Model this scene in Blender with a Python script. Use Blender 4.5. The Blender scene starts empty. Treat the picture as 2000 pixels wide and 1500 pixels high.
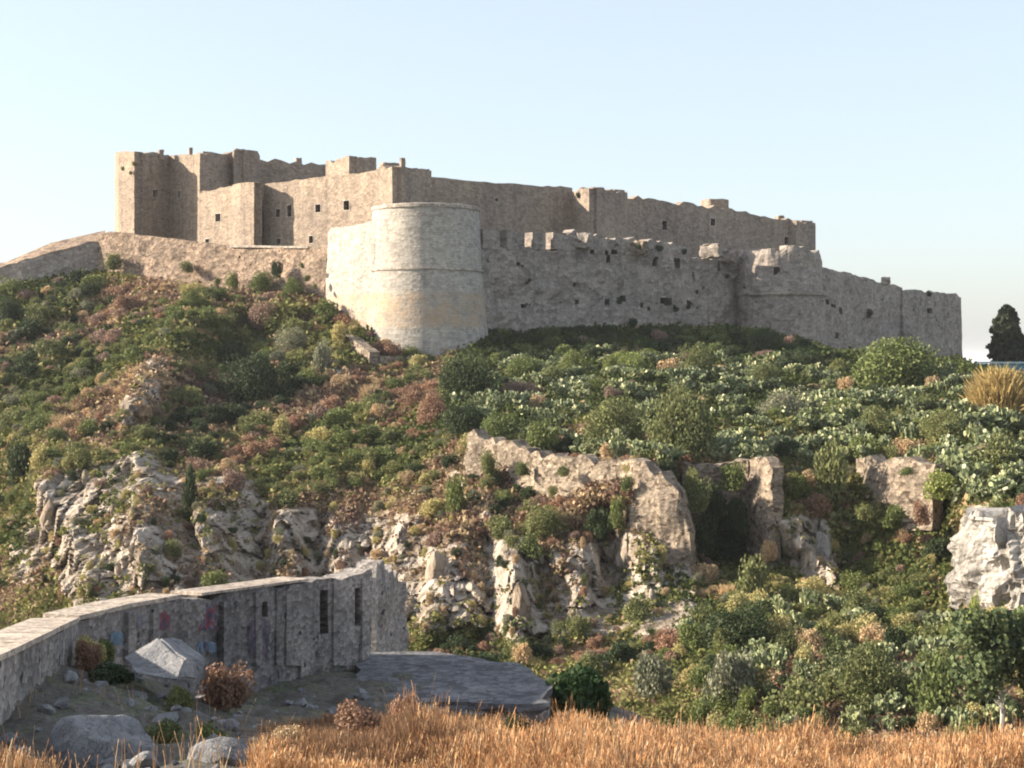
import bpy, math, random
import numpy as np
from mathutils import Vector, Matrix

# ------------------------------------------------------------------ camera, sky, sun, exposure
scene = bpy.context.scene
C = scene.collection
F = 3000.0                       # focal length in photo pixels (photo 2000 x 1500), eye level at row 700
cam_d = bpy.data.cameras.new('camera'); cam = bpy.data.objects.new('camera', cam_d); C.objects.link(cam)
cam.location = (0, 0, 0); cam.rotation_euler = (math.radians(90), 0, 0)
cam_d.sensor_width = 36; cam_d.lens = 36 * F / 2000; cam_d.shift_y = -50 / 2000
cam_d.clip_start = 0.2; cam_d.clip_end = 60000
scene.camera = cam

SUN_EL, SUN_AZ = math.radians(22), math.radians(-88)      # azimuth from +Y towards +X
world = bpy.data.worlds.new('World'); scene.world = world; world.use_nodes = True
wn = world.node_tree.nodes; wl = world.node_tree.links
for n in list(wn): wn.remove(n)
sky = wn.new('ShaderNodeTexSky'); sky.sky_type = 'NISHITA'; sky.sun_disc = False
sky.sun_elevation = SUN_EL; sky.sun_rotation = SUN_AZ; sky.altitude = 50
sky.air_density = 1.0; sky.dust_density = 2.0; sky.ozone_density = 3.0
bg = wn.new('ShaderNodeBackground'); bg.inputs['Strength'].default_value = 0.12
out = wn.new('ShaderNodeOutputWorld')
hz = wn.new('ShaderNodeMix'); hz.data_type = 'RGBA'; hz.inputs[0].default_value = .5      # thin white summer haze over the blue
hz.inputs[7].default_value = (3.0, 3.0, 2.95, 1); wl.new(sky.outputs[0], hz.inputs[6]); wl.new(hz.outputs[2], bg.inputs[0]); wl.new(bg.outputs[0], out.inputs[0])
sd = Vector((math.sin(SUN_AZ) * math.cos(SUN_EL), math.cos(SUN_AZ) * math.cos(SUN_EL), math.sin(SUN_EL)))
sun_d = bpy.data.lights.new('sun', 'SUN'); sun_d.energy = 5.0; sun_d.angle = math.radians(0.6); sun_d.color = (1.0, 0.86, 0.70)
sun = bpy.data.objects.new('sun', sun_d); C.objects.link(sun)
sun.rotation_euler = sd.to_track_quat('Z', 'Y').to_euler()
scene.view_settings.view_transform = 'Standard'; scene.view_settings.look = 'None'
scene.view_settings.exposure = 1.4; scene.view_settings.gamma = 1
scene.render.engine = 'CYCLES'
scene.cycles.max_bounces = 5; scene.cycles.diffuse_bounces = 3; scene.cycles.transparent_max_bounces = 4
scene.cycles.filter_width = 2.0

R = random.Random(7)
rng = np.random.default_rng(11)

# ------------------------------------------------------------------ small helpers
def P(u, v, d):
    return np.array(((u - 1000) / F * d, d, -(v - 700) / F * d))

def tag(o, label=None, cat=None, group=None, kind=None):
    if label: o['label'] = label
    if cat: o['category'] = cat
    if group: o['group'] = group
    if kind: o['kind'] = kind
    return o

def empty(name, loc, label, cat, group=None):
    o = bpy.data.objects.new(name, None); C.objects.link(o); o.location = loc
    o.empty_display_size = 0.5
    return tag(o, label, cat, group)

def new_mesh(name, verts, faces, mat, smooth=False):
    me = bpy.data.meshes.new(name)
    verts = np.asarray(verts, dtype=np.float32).reshape(-1, 3)
    if isinstance(faces, np.ndarray):
        k = faces.shape[1]; n = len(faces)
        me.vertices.add(len(verts)); me.vertices.foreach_set('co', verts.ravel())
        me.loops.add(n * k); me.loops.foreach_set('vertex_index', faces.astype(np.int32).ravel())
        me.polygons.add(n); me.polygons.foreach_set('loop_start', np.arange(0, n * k, k, dtype=np.int32))
        me.update(calc_edges=True)
    else:
        me.from_pydata(verts.tolist(), [], faces); me.update()
    me.polygons.foreach_set('use_smooth', np.full(len(me.polygons), smooth))
    if mat: me.materials.append(mat)
    return me

def link(name, me, parent=None, loc=None):
    o = bpy.data.objects.new(name, me); C.objects.link(o)
    if loc is not None: o.location = loc
    if parent: o.parent = parent
    return o

def face_attr(me, name, vals):
    a = me.attributes.new(name, 'FLOAT', 'FACE'); a.data.foreach_set('value', np.asarray(vals, dtype=np.float32))
def point_attr(me, name, vals):
    a = me.attributes.new(name, 'FLOAT', 'POINT'); a.data.foreach_set('value', np.asarray(vals, dtype=np.float32).ravel())
def point_col(me, name, cols):
    a = me.attributes.new(name, 'FLOAT_COLOR', 'POINT'); c = np.ones((len(cols), 4), np.float32); c[:, :3] = cols
    a.data.foreach_set('color', c.ravel())
def face_col(me, name, cols):      # per-face colour written on the corners
    n = len(me.polygons); k = len(me.loops) // n
    a = me.attributes.new(name, 'FLOAT_COLOR', 'CORNER'); c = np.ones((n, k, 4), np.float32); c[:, :, :3] = np.asarray(cols)[:, None, :]
    a.data.foreach_set('color', c.ravel())

def _hash(ix, iy, iz, seed):
    h = (ix * 374761393 + iy * 668265263 + iz * 2147483647 + seed * 974634777) & 0xffffffff
    h = ((h ^ (h >> 13)) * 1274126177) & 0xffffffff
    h = (h ^ (h >> 16)) & 0xffffffff
    h = (h * 2246822519) & 0xffffffff
    return ((h ^ (h >> 15)) & 0xffffff) / float(0xffffff)
def vnoise(x, y, z, seed=0):
    x = np.asarray(x, float); y = np.asarray(y, float) + 0 * x; z = np.asarray(z, float) + 0 * x
    xi = np.floor(x).astype(np.int64); yi = np.floor(y).astype(np.int64); zi = np.floor(z).astype(np.int64)
    fx, fy, fz = x - xi, y - yi, z - zi
    fx, fy, fz = [f * f * (3 - 2 * f) for f in (fx, fy, fz)]
    r = 0
    for dx in (0, 1):
        for dy in (0, 1):
            for dz in (0, 1):
                w = (fx if dx else 1 - fx) * (fy if dy else 1 - fy) * (fz if dz else 1 - fz)
                r = r + w * _hash(xi + dx, yi + dy, zi + dz, seed)
    return r * 2 - 1
def fbm(x, y, z, oct=4, seed=0, gain=.5):
    r = 0; a = 1; t = 0
    for i in range(oct):
        r = r + a * vnoise(x * 2 ** i, y * 2 ** i, z * 2 ** i, seed + i * 17); t += a; a *= gain
    return r / t
def worley(x, y, z, seed=0):
    xi = np.floor(x).astype(np.int64); yi = np.floor(y).astype(np.int64); zi = np.floor(z).astype(np.int64)
    best = np.full(x.shape, 9.0); second = np.full(x.shape, 9.0); idv = np.zeros(x.shape)
    for dx in (-1, 0, 1):
        for dy in (-1, 0, 1):
            for dz in (-1, 0, 1):
                cx, cy, cz = xi + dx, yi + dy, zi + dz
                px = cx + _hash(cx, cy, cz, seed); py = cy + _hash(cx, cy, cz, seed + 1); pz = cz + _hash(cx, cy, cz, seed + 2)
                dd = np.sqrt((px - x) ** 2 + (py - y) ** 2 + (pz - z) ** 2)
                hid = _hash(cx, cy, cz, seed + 3)
                near = dd < best
                second = np.where(near, best, np.minimum(second, dd)); idv = np.where(near, hid, idv); best = np.where(near, dd, best)
    return best, second, idv
def sstep(a, b, x):
    t = np.clip((x - a) / (b - a), 0, 1); return t * t * (3 - 2 * t)

def tps(pts, vals, lam=1e-4):
    pts = np.asarray(pts, float); n = len(pts)
    def U(r2): return np.where(r2 > 1e-12, r2 * np.log(np.maximum(r2, 1e-12)), 0)
    K = U(((pts[:, None] - pts[None]) ** 2).sum(-1)) + lam * np.eye(n)
    Pm = np.c_[np.ones(n), pts]
    A = np.block([[K, Pm], [Pm.T, np.zeros((3, 3))]])
    w = np.linalg.solve(A, np.r_[np.asarray(vals, float), 0, 0, 0])
    def f(x, y):
        r = w[n] + w[n + 1] * x + w[n + 2] * y
        for i in range(n):
            r = r + w[i] * U((x - pts[i, 0]) ** 2 + (y - pts[i, 1]) ** 2)
        return r
    return f

def seg_dist(u, v, poly):
    best = np.full(np.shape(u), 1e9)
    for (a, b), (c, d) in zip(poly[:-1], poly[1:]):
        L = (c - a) ** 2 + (d - b) ** 2
        t = np.clip(((u - a) * (c - a) + (v - b) * (d - b)) / L, 0, 1)
        best = np.minimum(best, np.hypot(u - a - t * (c - a), v - b - t * (d - b)))
    return best
def inpoly(u, v, poly):
    ins = False; n = len(poly); j = n - 1
    for i in range(n):
        xi, yi = poly[i]; xj, yj = poly[j]
        if ((yi > v) != (yj > v)) and (u < (xj - xi) * (v - yi) / (yj - yi) + xi): ins = not ins
        j = i
    return ins

# ------------------------------------------------------------------ materials
def mat_new(name, rough=.9):
    m = bpy.data.materials.new(name); m.use_nodes = True
    nt = m.node_tree; b = nt.nodes['Principled BSDF']; b.inputs['Roughness'].default_value = rough
    b.inputs['Specular IOR Level'].default_value = .15
    return m, nt, b
def N(nt, t, **kw):
    n = nt.nodes.new(t)
    for k, v in kw.items(): setattr(n, k, v)
    return n
def ramp(nt, fac, stops):
    r = nt.nodes.new('ShaderNodeValToRGB'); e = r.color_ramp.elements
    while len(e) < len(stops): e.new(.5)
    for el, (p, c) in zip(e, stops):
        el.position = p; el.color = (*c, 1) if len(c) == 3 else c
    nt.links.new(fac, r.inputs[0]); return r.outputs[0]
def noise(nt, vec, scale, detail=4, rough=.6):
    n = nt.nodes.new('ShaderNodeTexNoise'); n.inputs['Scale'].default_value = scale
    n.inputs['Detail'].default_value = detail; n.inputs['Roughness'].default_value = rough
    nt.links.new(vec, n.inputs['Vector']); return n.outputs['Fac']
def mix(nt, fac, a, b, mode='MIX'):
    m = nt.nodes.new('ShaderNodeMix'); m.data_type = 'RGBA'; m.blend_type = mode
    if isinstance(fac, (int, float)): m.inputs[0].default_value = fac
    else: nt.links.new(fac, m.inputs[0])
    for s, x in ((6, a), (7, b)):
        if isinstance(x, tuple): m.inputs[s].default_value = (*x, 1)
        else: nt.links.new(x, m.inputs[s])
    return m.outputs[2]
def mapping(nt, vec, scale):
    m = nt.nodes.new('ShaderNodeMapping'); m.inputs['Scale'].default_value = scale
    nt.links.new(vec, m.inputs[0]); return m.outputs[0]
def bump(nt, h, strength, dist, prev=None):
    b = nt.nodes.new('ShaderNodeBump'); b.inputs['Strength'].default_value = strength; b.inputs['Distance'].default_value = dist
    nt.links.new(h, b.inputs['Height'])
    if prev is not None: nt.links.new(prev, b.inputs['Normal'])
    return b.outputs[0]

def stone_mat(name, c1, c2, cdark, stone=1.6, hthr=.60, joint=.7, mott=.8, course=None, hole=.0, stain=None, bumpd=.12, streak=.5):
    """rubble / ashlar masonry in world space; c1,c2 stone colours, cdark dark joints and holes"""
    m, nt, b = mat_new(name, .95)
    pos = N(nt, 'ShaderNodeNewGeometry').outputs['Position']
    big = noise(nt, pos, .09, 3, .55)
    mid = noise(nt, pos, .55, 4, .65)
    base = mix(nt, ramp(nt, big, [(.35, (0, 0, 0)), (.65, (1, 1, 1))]), c1, c2)
    vo = N(nt, 'ShaderNodeTexVoronoi'); vo.inputs['Scale'].default_value = stone
    nt.links.new(mapping(nt, pos, (1, 1, 1.6)), vo.inputs['Vector'])
    sv = N(nt, 'ShaderNodeSeparateColor'); nt.links.new(vo.outputs['Color'], sv.inputs[0])
    bc = ramp(nt, sv.outputs[0], [(0, (.50, .47, .44)), (.4, (1, 1, 1)), (1, (1.45, 1.42, 1.35))])
    base = mix(nt, .9 * mott, base, bc, 'MULTIPLY')
    ve = N(nt, 'ShaderNodeTexVoronoi'); ve.feature = 'DISTANCE_TO_EDGE'; ve.inputs['Scale'].default_value = stone
    nt.links.new(mapping(nt, pos, (1, 1, 1.6)), ve.inputs['Vector'])
    base = mix(nt, joint, base, ramp(nt, ve.outputs['Distance'], [(0, (.38, .36, .34)), (.07, (1, 1, 1))]), 'MULTIPLY')
    base = mix(nt, mott, base, ramp(nt, mid, [(.25, (.62, .62, .64)), (.55, (1, 1, 1)), (.8, (1.2, 1.17, 1.1))]), 'MULTIPLY')
    st = noise(nt, mapping(nt, pos, (.9, .9, .09)), 1.0, 4, .7)          # rain streaks
    base = mix(nt, streak, base, ramp(nt, st, [(.35, (.60, .60, .62)), (.55, (1, 1, 1))]), 'MULTIPLY')
    if course:                                                           # regular courses
        w = N(nt, 'ShaderNodeTexWave', wave_type='BANDS', bands_direction='Z'); w.inputs['Scale'].default_value = course
        w.inputs['Distortion'].default_value = 1.2; nt.links.new(pos, w.inputs['Vector'])
        base = mix(nt, .35, base, ramp(nt, w.outputs['Fac'], [(0, (.7, .7, .7)), (.25, (1, 1, 1))]), 'MULTIPLY')
    if hole:
        hn = noise(nt, mapping(nt, pos, (1, 1, 1.2)), hole, 2, .5)
        base = mix(nt, ramp(nt, hn, [(hthr, (0, 0, 0)), (hthr + .03, (1, 1, 1))]), base, cdark)
    if stain:
        z0, z1, col = stain
        sp = N(nt, 'ShaderNodeSeparateXYZ'); nt.links.new(pos, sp.inputs[0])
        mr = N(nt, 'ShaderNodeMapRange'); mr.interpolation_type = 'SMOOTHSTEP'
        mr.inputs[1].default_value = z0; mr.inputs[2].default_value = z0 + 1.0; nt.links.new(sp.outputs[2], mr.inputs[0])
        mr2 = N(nt, 'ShaderNodeMapRange'); mr2.interpolation_type = 'SMOOTHSTEP'
        mr2.inputs[1].default_value = z1; mr2.inputs[2].default_value = z1 + .8; mr2.inputs[3].default_value = 1; mr2.inputs[4].default_value = 0
        nt.links.new(sp.outputs[2], mr2.inputs[0])
        mu = N(nt, 'ShaderNodeMath', operation='MULTIPLY'); nt.links.new(mr.outputs[0], mu.inputs[0]); nt.links.new(mr2.outputs[0], mu.inputs[1])
        mu2 = N(nt, 'ShaderNodeMath', operation='MULTIPLY'); nt.links.new(mu.outputs[0], mu2.inputs[0])
        nt.links.new(ramp(nt, mid, [(.35, (.0,) * 3), (.62, (.7,) * 3)]), mu2.inputs[1])
        base = mix(nt, mu2.outputs[0], base, col)
    nt.links.new(base, b.inputs['Base Color'])
    fine = noise(nt, pos, 3.5, 5, .7)
    n1 = bump(nt, vo.outputs['Distance'], .6, bumpd)
    nt.links.new(bump(nt, fine, .8, bumpd, n1), b.inputs['Normal'])
    return m

M = {}
M['keep'] = stone_mat('keep_stone', (.345, .28, .215), (.275, .225, .18), (.07, .06, .055), 1.7, mott=.5, joint=.55, stain=None)
M['pale'] = stone_mat('bastion_stone', (.41, .38, .33), (.35, .33, .29), (.2, .18, .16), 1.8, joint=.35, mott=.5, course=.9, stain=(3.6, 8.4, (.40, .285, .18)), bumpd=.06, streak=.35)
M['outer'] = stone_mat('outer_wall_stone', (.35, .31, .265), (.27, .24, .21), (.06, .058, .06), 1.3, hole=.8, hthr=.70, mott=.6, joint=.6, bumpd=.15)
M['ramp'] = stone_mat('rampart_stone', (.33, .25, .185), (.27, .21, .16), (.10, .075, .06), 1.3, hole=1.9, hthr=.62, bumpd=.2)
M['terrace'] = stone_mat('terrace_wall_stone', (.335, .28, .215), (.26, .215, .165), (.10, .075, .055), 1.9, hole=1.7, hthr=.585, bumpd=.2)
M['cap'] = stone_mat('coping_stone', (.45, .40, .34), (.38, .34, .29), (.2, .2, .2), 2.5, bumpd=.05)
M['fort'] = stone_mat('old_parapet_stone', (.38, .345, .31), (.19, .18, .175), (.05, .05, .055), 5.0, hole=2.6, hthr=.66, bumpd=.05, streak=.8)
M['fortcap'] = stone_mat('old_parapet_coping', (.52, .45, .37), (.42, .36, .30), (.15, .13, .11), 6.0, bumpd=.03)
M['slab'] = stone_mat('platform_stone', (.17, .17, .175), (.125, .13, .14), (.06, .06, .06), 4.0, bumpd=.04)

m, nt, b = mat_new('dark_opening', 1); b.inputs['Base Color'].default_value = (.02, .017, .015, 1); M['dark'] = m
m, nt, b = mat_new('teal_netting', .7); pos = N(nt, 'ShaderNodeNewGeometry').outputs['Position']
nt.links.new(ramp(nt, noise(nt, pos, 1.2), [(.3, (.06, .17, .20)), (.7, (.09, .25, .28))]), b.inputs['Base Color']); M['teal'] = m
m, nt, b = mat_new('pale_rail', .5); b.inputs['Base Color'].default_value = (.35, .48, .5, 1); M['rail'] = m
m, nt, b = mat_new('bark', .95); pos = N(nt, 'ShaderNodeNewGeometry').outputs['Position']
nt.links.new(ramp(nt, noise(nt, pos, 4), [(.3, (.10, .08, .06)), (.7, (.22, .19, .16))]), b.inputs['Base Color']); M['bark'] = m
m, nt, b = mat_new('pale_bark', .9); pos = N(nt, 'ShaderNodeNewGeometry').outputs['Position']
nt.links.new(ramp(nt, noise(nt, pos, 4), [(.3, (.28, .27, .24)), (.7, (.45, .44, .40))]), b.inputs['Base Color']); M['palebark'] = m

def rock_mat(name, a, bcol, c, scale=1.0, patch=None):
    m, nt, b = mat_new(name, .95)
    pos = N(nt, 'ShaderNodeNewGeometry').outputs['Position']
    n1 = noise(nt, mapping(nt, pos, (1, 1, .45)), .35 * scale, 6, .7)
    n2 = noise(nt, mapping(nt, pos, (1, 1, .5)), 1.6 * scale, 6, .7)
    col = ramp(nt, n1, [(.3, c), (.48, bcol), (.66, a)])
    col = mix(nt, .7, col, ramp(nt, n2, [(.3, (.55, .53, .5)), (.55, (1, 1, 1)), (.8, (1.2, 1.2, 1.2))]), 'MULTIPLY')
    cr = N(nt, 'ShaderNodeTexVoronoi'); cr.feature = 'DISTANCE_TO_EDGE'; cr.inputs['Scale'].default_value = .75 * scale
    wv = N(nt, 'ShaderNodeVectorMath', operation='ADD'); nt.links.new(mapping(nt, pos, (1, 1, .4)), wv.inputs[0]); nz = N(nt, 'ShaderNodeTexNoise'); nz.inputs['Scale'].default_value = .9 * scale; nt.links.new(pos, nz.inputs['Vector']); nt.links.new(nz.outputs['Color'], wv.inputs[1]); nt.links.new(wv.outputs[0], cr.inputs['Vector'])
    col = mix(nt, .75, col, ramp(nt, cr.outputs['Distance'], [(0, (.35, .32, .28)), (.05, (1, 1, 1))]), 'MULTIPLY')
    nt.links.new(col, b.inputs['Base Color'])
    nt.links.new(bump(nt, n2, 1, .35 / scale, bump(nt, n1, .6, .8 / scale)), b.inputs['Normal'])
    return m
M['rock'] = rock_mat('limestone', (.46, .40, .325), (.31, .25, .19), (.17, .125, .085))
M['whiterock'] = rock_mat('white_limestone', (.52, .495, .455), (.36, .34, .31), (.15, .14, .125))
M['boulder'] = rock_mat('boulder_stone', (.32, .315, .31), (.24, .245, .25), (.15, .15, .155), 4)

# hill ground: soil and dry grass, limestone where the 'rock' attribute says so
m, nt, b = mat_new('hill_ground', .97)
pos = N(nt, 'ShaderNodeNewGeometry').outputs['Position']
ra = N(nt, 'ShaderNodeAttribute', attribute_name='rock'); dr = N(nt, 'ShaderNodeAttribute', attribute_name='dry')
n1 = noise(nt, pos, .12, 5, .65); n2 = noise(nt, pos, 1.1, 5, .7); n3 = noise(nt, mapping(nt, pos, (1, 1, .4)), .4, 6, .7)
soil = ramp(nt, n1, [(.3, (.09, .09, .038)), (.45, (.17, .14, .065)), (.55, (.22, .16, .09)), (.7, (.18, .165, .07))])
dry = ramp(nt, n1, [(.3, (.25, .15, .085)), (.5, (.35, .24, .14)), (.7, (.30, .25, .14))])
soil = mix(nt, dr.outputs['Fac'], soil, dry)
soil = mix(nt, .85, soil, ramp(nt, n2, [(.3, (.45, .45, .45)), (.52, (1, 1, 1)), (.75, (1.5, 1.45, 1.3))]), 'MULTIPLY')
rk = ramp(nt, n3, [(.32, (.10, .075, .05)), (.45, (.26, .215, .165)), (.58, (.46, .405, .335))])
rk = mix(nt, .7, rk, ramp(nt, n2, [(.3, (.5, .48, .46)), (.55, (1, 1, 1)), (.8, (1.25, 1.25, 1.25))]), 'MULTIPLY')
ad = N(nt, 'ShaderNodeMath', operation='ADD'); nt.links.new(ra.outputs['Fac'], ad.inputs[0])
sb = N(nt, 'ShaderNodeMath', operation='MULTIPLY_ADD'); nt.links.new(n2, sb.inputs[0]); sb.inputs[1].default_value = .9; sb.inputs[2].default_value = -.45
nt.links.new(sb.outputs[0], ad.inputs[1])
fac = ramp(nt, ad.outputs[0], [(.42, (0, 0, 0)), (.6, (1, 1, 1))])
nt.links.new(mix(nt, fac, soil, rk), b.inputs['Base Color'])
nt.links.new(bump(nt, n2, 1, .5, bump(nt, n3, .6, .9)), b.inputs['Normal'])
M['hill'] = m

m, nt, b = mat_new('near_ground', .97)
pos = N(nt, 'ShaderNodeNewGeometry').outputs['Position']
gr = N(nt, 'ShaderNodeAttribute', attribute_name='gravel')
n1 = noise(nt, pos, .8, 5, .65); n2 = noise(nt, pos, 7, 5, .7)
s = ramp(nt, n1, [(.3, (.16, .09, .045)), (.6, (.30, .17, .08)), (.8, (.22, .14, .07))])
g = ramp(nt, n1, [(.3, (.07, .062, .045)), (.5, (.13, .12, .105)), (.62, (.11, .12, .07)), (.8, (.21, .20, .19))])  # gravel kept dark; its colour also carries some of the wall's shade
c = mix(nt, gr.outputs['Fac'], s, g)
c = mix(nt, .85, c, ramp(nt, n2, [(.3, (.4, .4, .4)), (.5, (1, 1, 1)), (.72, (1.6, 1.55, 1.5))]), 'MULTIPLY')
nt.links.new(c, b.inputs['Base Color']); nt.links.new(bump(nt, n2, 1, .08, bump(nt, n1, .6, .2)), b.inputs['Normal'])
M['near'] = m

def leaf_mat(name, lo, hi, extra=None, transl=.25, rough=.6):
    """lo..hi by per-face random 'tint'; extra = colour used by the top 12 % of tints"""
    m, nt, b = mat_new(name, rough)
    t = N(nt, 'ShaderNodeAttribute', attribute_name='tint').outputs['Fac']
    oi = N(nt, 'ShaderNodeObjectInfo').outputs['Random']
    st = [(0, lo), (.85, hi)] + ([(.9, extra), (1, extra)] if extra else [(1, hi)])
    col = ramp(nt, t, st)
    col = mix(nt, .6, col, ramp(nt, oi, [(0, (.7, .75, .75)), (.5, (1, 1, 1)), (1, (1.25, 1.15, .95))]), 'MULTIPLY')
    hs = N(nt, 'ShaderNodeHueSaturation'); hs.inputs['Saturation'].default_value = .84; hs.inputs['Value'].default_value = 1.22; nt.links.new(col, hs.inputs['Color']); col = hs.outputs[0]
    nt.links.new(col, b.inputs['Base Color'])
    if transl:
        tr = N(nt, 'ShaderNodeBsdfTranslucent'); nt.links.new(col, tr.inputs[0])
        mx = N(nt, 'ShaderNodeMixShader'); mx.inputs[0].default_value = transl
        o = nt.nodes['Material Output']; nt.links.new(b.outputs[0], mx.inputs[1]); nt.links.new(tr.outputs[0], mx.inputs[2])
        nt.links.new(mx.outputs[0], o.inputs[0])
    return m
L = {
 'dark':   leaf_mat('dark_leaves', (.018, .034, .012), (.050, .075, .026)),
 'olive':  leaf_mat('olive_leaves', (0.069, 0.088, 0.025), (0.175, 0.188, 0.056)),
 'green':  leaf_mat('green_leaves', (0.050, 0.077, 0.018), (0.150, 0.181, 0.040)),
 'bright': leaf_mat('bright_leaves', (0.112, 0.163, 0.025), (0.275, 0.300, 0.062)),
 'grey':   leaf_mat('grey_leaves', (0.094, 0.106, 0.062), (0.213, 0.213, 0.125)),
 'yellow': leaf_mat('yellow_leaves', (0.200, 0.188, 0.056), (0.400, 0.338, 0.112)),
 'red':    leaf_mat('red_brown_leaves', (0.163, 0.088, 0.050), (0.300, 0.163, 0.088)),
 'heather':leaf_mat('heather_leaves', (0.150, 0.094, 0.069), (0.275, 0.175, 0.125)),
 'tan':    leaf_mat('tan_dry_leaves', (0.250, 0.163, 0.081), (0.475, 0.338, 0.163)),
 'pear':   leaf_mat('cactus_pads', (0.094, 0.119, 0.044), (0.250, 0.275, 0.106), (0.475, 0.463, 0.237), transl=0, rough=.5),
 'reed':   leaf_mat('reed_leaves', (.17, .125, .035), (.34, .25, .075)),
 'straw':  leaf_mat('straw', (.30, .17, .06), (.60, .38, .15)),
 'cypress':leaf_mat('cypress_leaves', (.012, .022, .010), (.032, .045, .018)),
 'fig':    leaf_mat('fig_leaves', (.030, .055, .018), (.10, .135, .045)),
}
L['pear'] = leaf_mat('cactus_pads', (.075, .105, .040), (.21, .24, .10), (.34, .34, .19), transl=0, rough=.5)
# cover material uses its own colours
m, nt, b = mat_new('scrub_cover', .8)
ca = N(nt, 'ShaderNodeAttribute', attribute_name='col')
nt.links.new(ca.outputs['Color'], b.inputs['Base Color'])
tr = N(nt, 'ShaderNodeBsdfTranslucent'); nt.links.new(ca.outputs['Color'], tr.inputs[0])
mx = N(nt, 'ShaderNodeMixShader'); mx.inputs[0].default_value = .25
nt.links.new(b.outputs[0], mx.inputs[1]); nt.links.new(tr.outputs[0], mx.inputs[2]); nt.links.new(mx.outputs[0], nt.nodes['Material Output'].inputs[0])
M['cover'] = m

# ------------------------------------------------------------------ the hill
ctl = {
 1500: [(-500, 75), (0, 80), (400, 85), (700, 90), (1000, 80), (1400, 75), (1700, 70), (2000, 66), (2500, 62)],
 1400: [(0, 95), (400, 100), (700, 103), (1000, 92), (1400, 84), (1700, 80), (2000, 75), (2500, 72)],
 1250: [(-500, 118), (0, 118), (400, 117), (700, 116), (1000, 108), (1300, 102), (1450, 98), (1600, 99), (1800, 100), (2000, 97), (2500, 95)],
 1180: [(-500, 128), (0, 131), (200, 122), (400, 122), (650, 124), (850, 117), (1000, 114), (1200, 116), (1400, 112), (1600, 114), (1800, 110), (1910, 106), (2000, 105), (2500, 103)],
 1000: [(-500, 155), (0, 153), (130, 143), (250, 135), (450, 136), (700, 140), (900, 132), (1050, 128), (1250, 124), (1400, 132), (1500, 127), (1700, 125), (1840, 124), (1930, 111), (2100, 109), (2500, 108)],
 900:  [(-500, 170), (0, 168), (130, 155), (300, 149), (450, 150), (700, 152), (900, 145), (1000, 137.5), (1200, 130), (1300, 129), (1400, 133), (1500, 130), (1600, 134), (1700, 130), (1820, 128), (1950, 124), (2500, 120)],
 840:  [(0, 178), (200, 168), (300, 160), (450, 166), (700, 166), (850, 158), (930, 149), (1100, 150), (1300, 146), (1500, 146), (1800, 143), (2000, 142), (2500, 138)],
 760:  [(-500, 196), (0, 193), (270, 175), (330, 173), (450, 188), (600, 185), (750, 184), (830, 181), (1000, 176), (1300, 176), (1600, 174), (1900, 170), (2100, 168), (2500, 168)],
 700:  [(0, 207), (330, 188), (430, 198), (550, 198), (660, 196), (720, 199), (840, 203), (1000, 200), (1300, 201), (1600, 203), (1900, 212), (2100, 210), (2500, 210)],
 650:  [(-500, 218), (0, 217), (200, 213), (380, 203), (500, 208), (640, 209), (705, 206), (830, 212), (950, 213), (1200, 222), (1450, 232), (1700, 255), (1900, 270), (2500, 275)],
 600:  [(0, 227), (200, 225), (400, 216), (600, 217), (640, 218), (1000, 232), (1400, 255), (1900, 300)],
 550:  [(-500, 240), (0, 237), (200, 238), (420, 230), (640, 222)],
}
cp, cv = [], []
for v_, row in ctl.items():
    for u_, d_ in row: cp.append((u_ / 1000, v_ / 1000)); cv.append(1000 / d_)
depth_f = tps(cp, cv, 2e-4)
vt_u = [-500, 0, 190, 300, 420, 640, 700, 760, 940, 965, 1440, 1540, 1620, 1760, 1880, 1900, 2000, 2500]
vt_v = [600, 557, 528, 545, 562, 578, 640, 655, 655, 636, 636, 655, 680, 690, 700, 712, 732, 738]
def vtop(u): return np.interp(u, vt_u, vt_v)

CLIFFS = [  # polygons in photo pixels where bare rock shows, weight
 ([(85, 930), (300, 870), (330, 930), (480, 930), (540, 1000), (560, 1200), (180, 1200), (90, 1080)], 1.0),
 ([(255, 760), (300, 690), (350, 640), (350, 700), (300, 800), (265, 840)], .8),
 ([(830, 1050), (960, 1040), (1100, 1090), (1220, 1030), (1370, 1050), (1360, 1180), (1200, 1240), (830, 1230)], .95),
 ([(540, 960), (830, 930), (840, 1120), (560, 1140)], .55),
 ([(1480, 1000), (1600, 980), (1640, 1150), (1560, 1150)], .9),
 ([(1770, 1040), (1840, 1040), (1850, 1190), (1780, 1190)], .7),
 ([(1895, 990), (2500, 950), (2500, 1210), (1910, 1210)], 1.2),
 ([(1400, 1150), (1800, 1130), (1830, 1250), (1450, 1260)], .35),
 ([(600, 830), (840, 850), (850, 900), (620, 930)], .35),
 ([(470, 985), (600, 975), (700, 1000), (850, 985), (860, 1200), (480, 1200)], 1.0),
 ([(20, 1010), (90, 980), (100, 1180), (40, 1180)], .75),
 ([(980, 1070), (1120, 1050), (1230, 1060), (1230, 1200), (980, 1230)], 1.0),
 ([(880, 900), (960, 960), (960, 1050), (860, 1050)], .7),
 ([(1210, 1040), (1360, 1040), (1365, 1240), (1230, 1240)], 1.0),
 ([(650, 650), (730, 700), (690, 740), (640, 740)], .6),
]
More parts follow.
